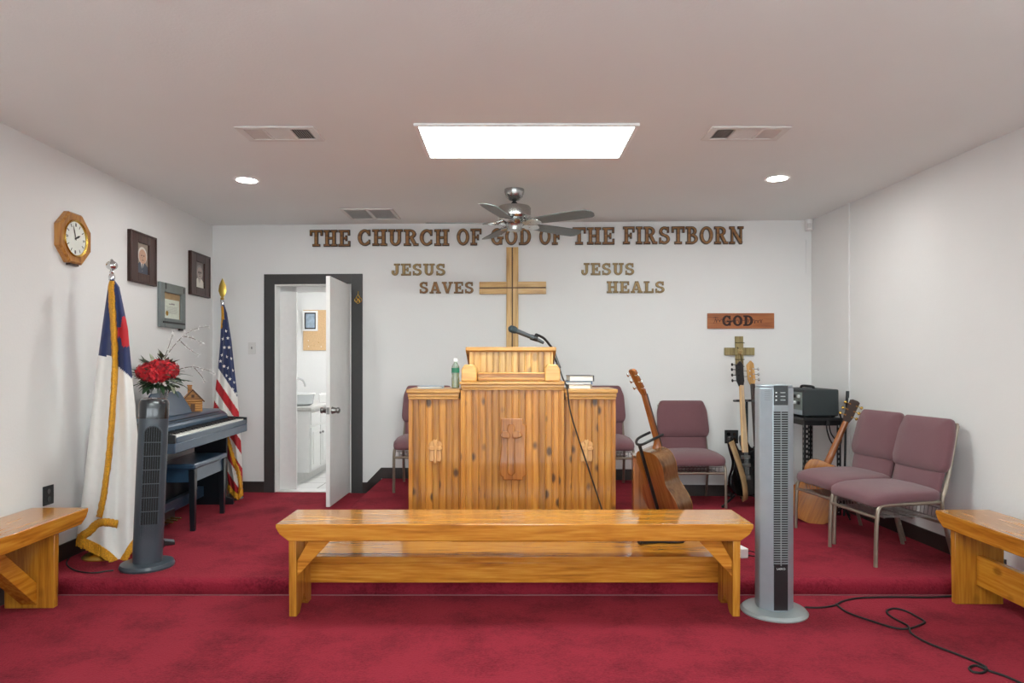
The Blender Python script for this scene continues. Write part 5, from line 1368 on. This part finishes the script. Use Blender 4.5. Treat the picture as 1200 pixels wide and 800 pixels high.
# striped national flag
uo = Vector(((269 - 600) / F * 6.4, 6.4, STAGE))
t = thing('striped_flag', 'furled red, white and blue stars and stripes flag in the left back corner', 'flag', uo)
b = MB(); b.lathe([(0.12, 0), (0.122, 0.008), (0.1, 0.02), (0.04, 0.035), (0.018, 0.05)], 32); b.build('base', M['steel'], t)
ptop = P(260.5, 357, 6.4) - uo
b = MB(); b.tube([(0, 0, 0.04), ptop], 0.0125, 12); b.build('pole', M['maple'], t)
b = MB(); b.lathe([(0.016, -0.02), (0.018, 0.03), (0.012, 0.05)], 16, ptop); b.build('collar', M['chrome'], t)
b = MB()
b.lathe([(0.012, 0.045), (0.02, 0.055), (0.01, 0.07)], 16, ptop)
pr_ = [(0.0, 0.06), (0.022, 0.085), (0.038, 0.13), (0.032, 0.18), (0.014, 0.225), (0.0, 0.25)]
outl = [(x, z) for x, z in pr_] + [(-x, z) for x, z in pr_[-2:0:-1]]
lo = b.pts([(ptop.x + x, ptop.y + 0.004, ptop.z + z) for x, z in outl]); mid = [b.bm.verts.new((ptop.x, ptop.y - .014, ptop.z + .15)), b.bm.verts.new((ptop.x, ptop.y + .016, ptop.z + .15))]
for k in range(len(lo)):
    j = (k + 1) % len(lo); b.face([lo[k], lo[j], mid[0]]); b.face([lo[j], lo[k], mid[1]])
b.build('finial', M['gold'], t)
tab = [(357, 259.5, 263), (366, 259.5, 266), (400, 258, 271.5), (430, 255.5, 274.5), (460, 252, 278), (490, 249, 280.5), (510, 254, 282), (540, 262, 283.5), (565, 267, 284.5), (582, 270, 285)]
bot = [(0, 570), (0.3, 578), (0.6, 582), (1.0, 576)]
du = Drape(tab, 6.4, 0.075, 2.6, bot, uo)
def usa(px, py, u, v):
    e = 430 + (px - 255) * 1.5
    if py < e: return 0
    k = int((py - e) / 15.0)
    return 2 if k % 2 == 0 else 1
cloth = du.mesh(60, 200, usa)
for px, py in [(264.5, 388), (261.5, 397), (267, 396), (263, 407), (268.5, 407), (260.5, 416), (265.5, 418), (270.5, 420), (262.5, 429), (267.5, 431), (272.5, 434), (269.5, 444), (274, 448), (272.5, 456), (276.5, 461), (258.5, 423), (265, 440)]:
    u, v = du.uv_of(px, py); c = du.pos(u, v, True, 0.004); R = 2.3 * 6.4 / F
    cv = cloth.bm.verts.new(c + Vector((0, -.002, 0))); ring = [cloth.bm.verts.new(c + Vector((math.sin(k * PI / 5) * (R if k % 2 == 0 else R * .42), 0, math.cos(k * PI / 5) * (R if k % 2 == 0 else R * .42)))) for k in range(10)]
    for k in range(10):
        f = cloth.face([cv, ring[(k + 1) % 10], ring[k]]); f.material_index = 2
cloth.build('cloth', [M['navy'], M['red_cloth'], M['white_cloth']], t, ang=80)
ribbon_fringe(du, [(260.8, 359), (260.3, 370), (259.5, 385)], 1.8, 0.012, 6).build('hoist_fringe', M['fringe'], t, solid=0.003)
ribbon_fringe(du, [(263, 505), (269, 522), (274, 540), (279, 552), (282, 568), (281, 578)], 4.5, 0.016, 7).build('edge_fringe', M['fringe'], t, solid=0.004)
hem_fringe(du, [0.03 + 0.047 * k for k in range(21)], 0.03, 8, 4).build('hem_fringe', M['fringe'], t)
b = MB(); q = du.pos(*du.uv_of(264, 362)) ; b.tube(spline([ptop + Vector((0.012, -.02, -0.01)), ptop + Vector((0.03, -.05, -0.06)), ptop + Vector((0.035, -.055, -0.14))], 6), [0.005] * 12 + [0.014], 6); b.build('tassel', M['fringe'], t)

# ------------------------------------------------------------------ guitars
def body_outline(s=1.0, n=10):
    half = [(0, 0), (0.07, 0.004), (0.13, 0.03), (0.175, 0.075), (0.198, 0.13), (0.192, 0.185), (0.165, 0.235), (0.138, 0.275), (0.128, 0.305), (0.131, 0.34), (0.142, 0.38), (0.146, 0.42), (0.135, 0.46), (0.105, 0.488), (0.05, 0.5), (0, 0.5)]
    pts = spline([(x, z, 0) for x, z in half], 4)
    r = [(p.x * s, p.y * s) for p in pts]
    return r + [(-x, z) for x, z in r[-2:0:-1]]
def acoustic(name, label, loc, rot, back, side, top, neck, head, open_gear=False, stand=None):
    t = thing(name, label, 'guitar', loc, rot=rot, group=None)
    ol = body_outline(); D = 0.105
    b = MB(); n = len(ol)
    fr = b.pts([(x, -D / 2, z) for x, z in ol]); bk_ = b.pts([(x, D / 2, z) for x, z in ol])
    b.mi = 0
    for k in range(n): b.face([fr[k], fr[(k + 1) % n], bk_[(k + 1) % n], bk_[k]])
    b.build('body_side', side, t, ang=60)
    b = MB(); b.prism([(x * 0.998, 0.25 + (z - 0.25) * 0.998) for x, z in ol], D / 2 - 0.001, D / 2 + 0.003, 'xz'); b.build('body_back', back, t, bevel=0.002)
    b = MB(); b.prism([(x * 0.998, 0.25 + (z - 0.25) * 0.998) for x, z in ol], -D / 2 - 0.003, -D / 2 + 0.001, 'xz'); tp_ = b.build('body_top', top, t, bevel=0.002)
    b = MB(); b.lathe([(0.05, D / 2 + 0.0032), (0.05, D / 2 + 0.0038), (0, D / 2 + 0.0038)], 28, (0, 0, 0.345), RX(PI / 2)); b.build('sound_hole', M['vent_dark'], tp_)
    b = MB(); b.prism([(-0.09, 0.15), (0.09, 0.15), (0.07, 0.175), (-0.07, 0.175)], -D / 2 - 0.012, -D / 2 - 0.003, 'xz'); b.build('bridge', M['rosewood'], tp_, bevel=0.003)
    yn = -D / 2 + 0.006
    b = MB(); pts = [(0, yn + 0.022, 0.43), (0, yn + 0.030, 0.485), (0, yn + 0.012, 0.53), (0, yn + 0.011, 0.70), (0, yn + 0.010, 0.855)]
    for w0, w1, z0, z1 in ((0.029, 0.022, 0.49, 0.86),):
        secs = []
        for k in range(9):
            q = k / 8; z = z0 + (z1 - z0) * q; w = w0 + (w1 - w0) * q; dpt = 0.05 * (1 - q * 6) if q < 0.13 else 0.0
            dpt = max(0.022, 0.06 - q * 0.4)
            secs.append(b.pts([(w * math.cos(a), yn - 0.006 + dpt * math.sin(a) * (1 if math.sin(a) > 0 else 0.0), z) for a in [i * PI / 8 for i in range(9)]]))
        for i in range(8):
            for k in range(8): b.face([secs[i][k], secs[i][k + 1], secs[i + 1][k + 1], secs[i + 1][k]])
            b.face([secs[i][8], secs[i][0], secs[i + 1][0], secs[i + 1][8]])
        b.face(secs[0]); b.face(secs[-1][::-1])
    b.build('neck', neck, t, ang=60)
    b = MB(); b.prism([(-0.028, 0.37), (0.028, 0.37), (0.0225, 0.86), (-0.0225, 0.86)], yn - 0.016, yn - 0.007, 'xz'); b.build('fingerboard', M['rosewood'], t, bevel=0.001)
    hd = thing
    b = MB(); b.prism([(-0.024, 0.855), (0.024, 0.855), (0.036, 0.90), (0.038, 1.035), (0.02, 1.045), (-0.02, 1.045), (-0.038, 1.035), (-0.036, 0.90)], -0.009, 0.009, 'xz')
    tilt = RX(-0.2); piv = Vector((0, yn - 0.002, 0.855))
    for v in b.bm.verts: v.co = tilt @ (v.co - Vector((0, 0, 0.855))) + piv
    hs = b.build('headstock', head, t, bevel=0.003)
    for sx in (-1, 1):
        for k in range(3):
            b = MB(); z = 0.055 + 0.048 * k
            def q_(x, y, zz): return tilt @ Vector((x, y, zz)) + piv
            b.tube([q_(sx * 0.03, 0.011, z), q_(sx * 0.055, 0.011, z)], 0.0035, 6); b.ball(q_(sx * 0.062, 0.011, z), (0.011, 0.006, 0.013), 10); b.tube([q_(sx * 0.024, 0.012, z), q_(sx * 0.024, -0.014, z)], 0.006, 8)
            b.build('tuner', M['chrome'] if not open_gear else M['brass'], hs)
    b = MB()
    for k in range(6): x = -0.02 + k * 0.008; b.tube([(x * 1.3, -D / 2 - 0.012, 0.163), (x * .8, yn - 0.017, 0.86)], 0.0008, 4)
    b.build('strings', M['steel'], t)
    return t
ga, gl = math.radians(112), math.radians(-18)
# base point so that the headstock falls at (737,425) and body centre near (778,575)
gb = P(788, 609, 4.5)
g1 = acoustic('acoustic_guitar', 'brown acoustic guitar seen from behind on a black stand right of the pulpit', gb, (gl, math.radians(0), ga), M['gtr_back'], M['gtr_side'], M['gtr_top'], M['gtr_neck'], M['gtr_neck'])
# its tubular stand
t = thing('guitar_stand', 'black tubular stand holding the acoustic guitar beside the pulpit', 'stand', (gb.x, gb.y, STAGE), ga)
GM = Matrix.Translation(gb) @ Matrix.Rotation(ga, 4, 'Z') @ Matrix.Rotation(gl, 4, 'X')
inv = (Matrix.Translation((gb.x, gb.y, STAGE)) @ Matrix.Rotation(ga, 4, 'Z')).inverted() @ GM
def G_(x, y, z): return inv @ Vector((x, y, z))
b = MB(); b.tube([G_(0, 0.085, -0.03), G_(0, 0.085, 0.56)], 0.011, 10); b.build('upright', M['black_metal'], t)
b = MB(); b.tube(spline([G_(-0.075, -0.06, 0.585), G_(-0.07, 0.04, 0.58), G_(-0.03, 0.085, 0.565), G_(0.03, 0.085, 0.565), G_(0.07, 0.04, 0.58), G_(0.075, -0.06, 0.585)], 6), 0.009, 8); b.build('neck_yoke', M['black'], t)
b = MB()
for sx in (-1, 1): b.tube(spline([G_(0, 0.085, -0.01), G_(sx * 0.09, 0.08, -0.022), G_(sx * 0.12, 0.02, -0.018), G_(sx * 0.12, -0.07, -0.016), G_(sx * 0.12, -0.075, 0.02)], 6), 0.009, 8)
b.build('body_cradle', M['black'], t)
for x, y in ((0.26, -0.2), (-0.26, -0.2), (0.0, 0.34)):
    p = G_(0, 0.085, -0.0); b = MB(); b.tube([p, (x, y, 0.012)], 0.010, 8); b.ball((x, y, 0.013), 0.013, 8); b.build('leg', M['black_metal'], t)

p = P(757, 560, 4.86)
t = thing('wooden_box', 'reddish brown wooden box standing behind the acoustic guitar and its stand', 'box', (p.x, 4.86, STAGE), -0.08)
b = MB(); b.box((0, 0, 0.31), (0.19, 0.14, 0.60)); b.build('case', M['gtr_neck'], t, bevel=0.006)
b = MB(); b.box((0, 0, 0.617), (0.20, 0.15, 0.014)); b.build('lid', M['gtr_side'], t, bevel=0.004)
b = MB(); b.box((0, 0, 0.006), (0.17, 0.12, 0.012)); b.build('foot', M['black'], t)
g2 = acoustic('acoustic_guitar', 'amber acoustic guitar leaning in the right back corner behind the chairs', Vector((P(941, 606, 5.5).x, 5.5, STAGE + 0.012)), (math.radians(4), math.radians(-21.5), math.radians(155)), M['gtr_amber'], M['gtr_amber'], M['gtr_top'], M['gtr_neck'], M['rosewood'], True)

# electric basses: x across, z up, front -y
def bass(name, label, loc, rot, outline, bodymat, neckmat, headmat, face, strap, neck0, neck1, headpts, tunx):
    t = thing(name, label, 'guitar', loc, rot=rot)
    sm_ = spline([(x, z, 0) for x, z in outline] + [(outline[0][0], outline[0][1], 0)], 4)[:-1]
    b = MB(); b.prism([(p.x, p.y) for p in sm_], -0.02, 0.02, 'xz'); b.build('body', bodymat, t, bevel=0.008, seg=3)
    b = MB(); b.prism([(-0.031, neck0), (0.031, neck0), (0.02, neck1), (-0.02, neck1)], -0.03, -0.006, 'xz'); nk = b.build('neck', neckmat, t, bevel=0.006, seg=3)
    b = MB(); b.prism(headpts, -0.02, -0.004, 'xz'); hs = b.build('headstock', headmat, t, bevel=0.003)
    for x, z, sx in tunx:
        b = MB(); b.tube([(x, -0.008, z), (x + sx * 0.035, -0.008, z)], 0.004, 6); b.ball((x + sx * 0.042, -0.008, z), (0.012, 0.006, 0.015), 8); b.tube([(x - sx * 0.018, -0.028, z), (x - sx * 0.018, 0.002, z)], 0.007, 8); b.build('tuner', M['black_metal'] if face else M['chrome'], hs)
    for z in (0.27, 0.34): b = MB(); b.box((0.0, -0.026, z), (0.09, 0.014, 0.03)); b.build('pickup', M['steel'], t, bevel=0.002)
    b = MB(); b.box((0, -0.024, 0.16), (0.08, 0.012, 0.04)); b.build('bridge', M['steel'], t, bevel=0.002)
    b = MB()
    for k in range(4): x = -0.018 + k * 0.012; b.tube([(x, -0.033, 0.16), (x * .8, -0.0335, neck1)], 0.001, 4)
    b.build('strings', M['steel'], t)
    return t
bo = [(0.0, 0.0), (0.10, 0.01), (0.165, 0.07), (0.165, 0.16), (0.13, 0.24), (0.125, 0.30), (0.15, 0.38), (0.145, 0.44), (0.11, 0.42), (0.07, 0.385), (0.035, 0.40), (-0.035, 0.40), (-0.065, 0.41), (-0.095, 0.47), (-0.135, 0.52), (-0.158, 0.49), (-0.145, 0.40), (-0.12, 0.31), (-0.13, 0.24), (-0.165, 0.16), (-0.165, 0.07), (-0.10, 0.01)]
hp1 = [(-0.022, 0.0), (0.022, 0.0), (0.035, 0.05), (0.03, 0.2), (0.0, 0.23), (-0.045, 0.19), (-0.045, 0.05)]
b0 = P(874, 590, 6.03); b0.z = STAGE + 0.10
t1 = bass('bass_guitar', 'glossy black bass guitar with pale neck and tan strap on the double stand', b0, (math.radians(-7), math.radians(2.0), math.radians(20)), bo, M['black_gloss'], M['maple'], M['black'], True, True, 0.38, 0.98, [(x, z + 0.97) for x, z in hp1], [(-0.045, 1.02, -1), (-0.045, 1.07, -1), (-0.045, 1.12, -1), (-0.04, 1.165, -1)])
b = MB(); pp = [(-0.15, -0.03, 0.48), (-0.13, -0.06, 0.36), (-0.10, -0.075, 0.24), (-0.07, -0.075, 0.12), (-0.05, -0.06, 0.02), (-0.02, -0.01, -0.04), (0.0, 0.03, 0.02)]
s = spline(pp, 6); prev = None
for i, p in enumerate(s):
    tdir = (s[min(i + 1, len(s) - 1)] - s[max(i - 1, 0)]).normalized(); sd = Vector((0.8, -0.1, 0.35)).normalized() * 0.026
    row = b.pts([p - sd, p + sd]); 
    if prev: b.face([prev[0], prev[1], row[1], row[0]])
    prev = row
b.build('strap', M['leather'], t1, solid=0.004)
b2 = P(890.5, 590, 6.2); b2.z = STAGE + 0.10
t2 = bass('bass_guitar', 'dark bass guitar with amber maple headstock behind the silver tower fan', b2, (math.radians(-9), math.radians(0), math.radians(8)), bo, M['black_gloss'], M['rosewood'], M['maple_head'], False, False, 0.38, 0.99, [(x * 0.95, z + 0.98) for x, z in hp1], [(0.03, 1.03, 1), (0.03, 1.08, 1), (0.03, 1.13, 1), (-0.04, 1.06, -1), (-0.04, 1.11, -1)])
t = thing('guitar_stand', 'black double guitar stand holding both bass guitars', 'stand', (P(879, 590, 6.17).x, 6.2, STAGE))
b = MB(); b.tube([(0, 0.06, 0.05), (0, 0.06, 0.93)], 0.012, 10); b.build('upright', M['black_metal'], t)
b = MB(); b.tube([(-0.13, 0.0, 0.93), (0.0, 0.06, 0.93), (0.10, 0.0, 0.93)], 0.011, 8)
for x in (-0.13, -0.02, 0.04, 0.10): b.tube([(x, 0.02, 0.93), (x, -0.07, 0.935)], 0.010, 8)
b.build('neck_yoke', M['black'], t)
b = MB(); b.tube([(-0.2, 0.02, 0.075), (0.15, 0.02, 0.075)], 0.012, 8)
for x in (-0.19, -0.06, 0.02, 0.14): b.tube([(x, 0.02, 0.075), (x, -0.1, 0.08), (x, -0.11, 0.12)], 0.010, 8)
b.build('body_cradle', M['black'], t)
for x, y in ((-0.3, -0.2), (0.22, -0.24), (0.0, 0.2)):
    b = MB(); b.tube([(0, 0.06, 0.16), (x, y, 0.012)], 0.010, 8); b.ball((x, y, 0.013), 0.013, 8); b.build('leg', M['black_metal'], t)

# ------------------------------------------------------------------ amp on its table
t = thing('equipment_table', 'black metal table with perforated legs under the amplifier', 'table', (2.60, 6.0, STAGE))
tw, td, th = 0.33, 0.60, 0.815
b = MB(); b.box((0, 0, th - 0.0125), (tw, td, 0.025)); b.build('table_top', M['black'], t, bevel=0.003)
b = MB(); b.box((0, -td / 2 + .012, th - 0.045), (tw - .02, 0.004, 0.04)); b.box((0, td / 2 - .012, th - 0.045), (tw - .02, 0.004, 0.04)); b.box((-tw / 2 + .012, 0, th - .045), (.004, td - .03, .04)); b.box((tw / 2 - .012, 0, th - .045), (.004, td - .03, .04)); b.build('apron', M['black_metal'], t)
for sx in (-1, 1):
    for sy in (-1, 1):
        b = MB(); x, y = sx * (tw / 2 - 0.012), sy * (td / 2 - 0.012)
        b.box((x - sx * 0.018, y, (th - .026) / 2), (0.036, 0.003, th - .026)); b.box((x, y - sy * 0.018, (th - .026) / 2), (0.003, 0.036, th - .026))
        b.mi = 1
        for k in range(18):
            z = 0.03 + k * 0.042
            b.box((x - sx * 0.02, y - 0.0018, z), (0.011, 0.0006, 0.02)); b.box((x - 0.0018, y - sy * 0.02, z), (0.0006, 0.011, 0.02))
        b.build('leg', [M['black_metal'], M['grille_grey']], t)
t = thing('amplifier', 'black amplifier head with silver control panel on the black table', 'amplifier', (2.595, 6.0, STAGE + th + 0.0))
aw_, ad_, ah = 0.30, 0.54, 0.225
for sx in (-1, 1):
    for sy in (-1, 1):
        b = MB(); b.lathe([(0.014, 0), (0.016, 0.012)], 12, (sx * (aw_ / 2 - .03), sy * (ad_ / 2 - .04), 0)); b.build('foot', M['rubber'], t)
b = MB(); b.box((0, 0, 0.012 + ah / 2), (aw_, ad_, ah)); b.build('case', M['amp'], t, bevel=0.012, seg=3)
b = MB(); b.box((-aw_ / 2 - 0.002, 0, 0.135), (0.006, ad_ - .04, 0.15)); pn = b.build('control_panel', M['amp_panel'], t, bevel=0.001)
b = MB(); b.box((-aw_ / 2 - 0.002, 0, 0.04), (0.006, ad_ - .04, 0.04)); b.build('lower_trim', M['silver'], t, bevel=0.001)
for r_i, z in enumerate((0.175, 0.12)):
    for k in range(6):
        b = MB(); b.lathe([(0.015, 0), (0.013, 0.016), (0, 0.017)], 12, (-aw_ / 2 - 0.0045, -0.2 + k * 0.08, z), RY(-PI / 2)); b.build('knob', M['black'] if (k + r_i) % 2 else M['print_white'], pn)
b = MB(); b.tube(spline([(0, -0.13, 0.237), (0, -0.1, 0.255), (0, 0.1, 0.255), (0, 0.13, 0.237)], 6), 0.011, 8); b.build('handle', M['rubber'], t)
# cords hanging from the amp
t = thing('power_cable', 'black cords looping below the amplifier table against the right wall', 'cable', (2.775, 5.75, STAGE + th + 0.05))
o_ = Vector((2.775, 5.75, STAGE + th + 0.05))
for pth in ([(983, 482), (986, 495), (985, 520), (975, 519), (969, 503), (970, 492)], [(984, 484), (988, 500), (983, 516), (974, 508), (971, 493)]):
    b = MB(); b.tube(spline([P(x, y, 5.68) - o_ for x, y in pth], 8), 0.006, 8); b.build('cord', M['rubber'], t)
# thin black stand pole in the corner
p0 = P(989, 604, 5.6); p0.z = STAGE
t = thing('microphone_stand', 'thin black boom pole standing beside the amplifier table', 'stand', p0)
b = MB(); b.tube([(0, 0, 0.02), P(991, 500, 5.6) - p0, P(993, 459, 5.6) - p0], [0.009, 0.009, 0.012], 8); b.build('pole', M['black_metal'], t)
b = MB(); b.tube([P(993.2, 466, 5.6) - p0, P(993.4, 458, 5.6) - p0], 0.013, 10); b.build('tip', M['black'], t)
for k in range(3):
    a = 0.6 + k * 2.094; b = MB(); b.tube([(0, 0, 0.1), (0.09 * math.cos(a), 0.09 * math.sin(a), 0.008)], 0.007, 6); b.build('leg', M['black_metal'], t)

# ------------------------------------------------------------------ cords on the carpet
def cord(name, label, pts, r=0.0055, cat='cable'):
    c = sum((Vector(p) for p in pts), Vector()) / len(pts); c.z = min(p[2] for p in pts)
    t = thing(name, label, cat, c)
    b = MB(); b.tube(spline([Vector(p) - c for p in pts], 8), r, 8); b.build('wire', M['rubber'], t); return t
def fl(px, py, z=0.006): p = floor_at(px, py, z); return (p.x, p.y, z)
def zz(a, b_): return (840 + 0.325 * a, 540 + 0.325 * b_)
cord('floor_cord', 'long dark cord looping across the front carpet at right', [fl(*zz(*q)) for q in [(430, 515), (470, 545), (560, 577), (640, 601), (690, 604), (730, 592), (750, 580), (725, 563), (680, 540), (640, 531), (613, 541), (625, 558), (660, 578), (690, 595), (703, 622), (760, 655), (850, 690), (930, 722), (972, 745), (960, 762), (925, 760), (910, 746), (935, 737), (985, 757), (1040, 775), (1110, 806)]])
cord('fan_cord', 'dark cord running from the silver fan base to the stage step', [fl(*zz(*q)) for q in [(318, 527), (370, 528), (425, 520), (455, 505)]] + [fl(*zz(*q)) for q in [(520, 493), (640, 490), (760, 491), (850, 487)]])
cord('flag_cord', 'thin dark cord curling on the stage beside the white flag base', [fl(x, y, STAGE + 0.006) for x, y in [(93, 642), (84, 650), (78, 660), (88, 668), (108, 671), (124, 669), (133, 668)]], 0.0045)
a = floor_at(868, 652, STAGE)
t = thing('power_strip', 'white power adapter on the stage behind the front bench leg', 'adapter', (a.x + 0.005, a.y, STAGE), 0.2)
b = MB(); b.box((0, 0, 0.032), (0.05, 0.09, 0.064)); b.build('body', M['white'], t, bevel=0.006)
b = MB(); b.tube(spline([(0.022, 0, 0.03), (0.07, 0.01, 0.03), (0.14, -0.01, 0.008), (0.22, 0.04, 0.006)], 6), 0.004, 6); b.tube(spline([(0.022, 0.02, 0.012), (0.07, -0.02, 0.006), (0.15, -0.05, 0.006), (0.22, -0.03, 0.006)], 6), 0.004, 6); b.build('cord', M['rubber'], t)
a = floor_at(197, 638, STAGE)
t = thing('foot_pedal', 'small black pedal on the stage behind the dark tower fan', 'pedal', (a.x - 0.02, a.y, STAGE), 0.5)
b = MB(); b.prism([(-0.06, 0), (0.06, 0), (0.06, 0.02), (-0.06, 0.045)], -0.035, 0.035, 'xz'); b.build('body', M['black'], t, bevel=0.004)
b = MB(); b.prism([(-0.055, 0.0455), (0.055, 0.0215), (0.055, 0.024), (-0.055, 0.048)], -0.03, 0.03, 'xz'); b.build('tread', M['silver'], t)

# ------------------------------------------------------------------ unseen panel lamps added behind the viewpoint to light the room, and sky
for yy, xx in ((0.7, 0.08), (-1.6, 0.08)):
    troffer(xx, yy, 'rectangular ceiling panel light over the front of the room' if yy > 0 else 'rectangular ceiling panel light at the rear of the room', M['lamp_rear'])

w = bpy.data.worlds.new('World'); SC.world = w; w.use_nodes = True
w.node_tree.nodes['Background'].inputs[0].default_value = (0.86, 0.95, 1.0, 1); w.node_tree.nodes['Background'].inputs[1].default_value = 8.0

cam = bpy.data.cameras.new('Camera'); co = bpy.data.objects.new('Camera', cam); COL.objects.link(co)
co.location = (0, 0, CAMZ); co.rotation_euler = (PI / 2, 0, 0)
cam.sensor_width = 36; cam.lens = 24; cam.shift_y = 25 / 1200; cam.clip_start = 0.05
SC.camera = co
vs = SC.view_settings; vs.view_transform = 'Standard'; vs.look = 'None'; vs.gamma = 1; vs.use_curve_mapping = False; vs.exposure = -0.08
SC.cycles.max_bounces = 10; SC.cycles.diffuse_bounces = 6
SC.cycles.use_denoising = True
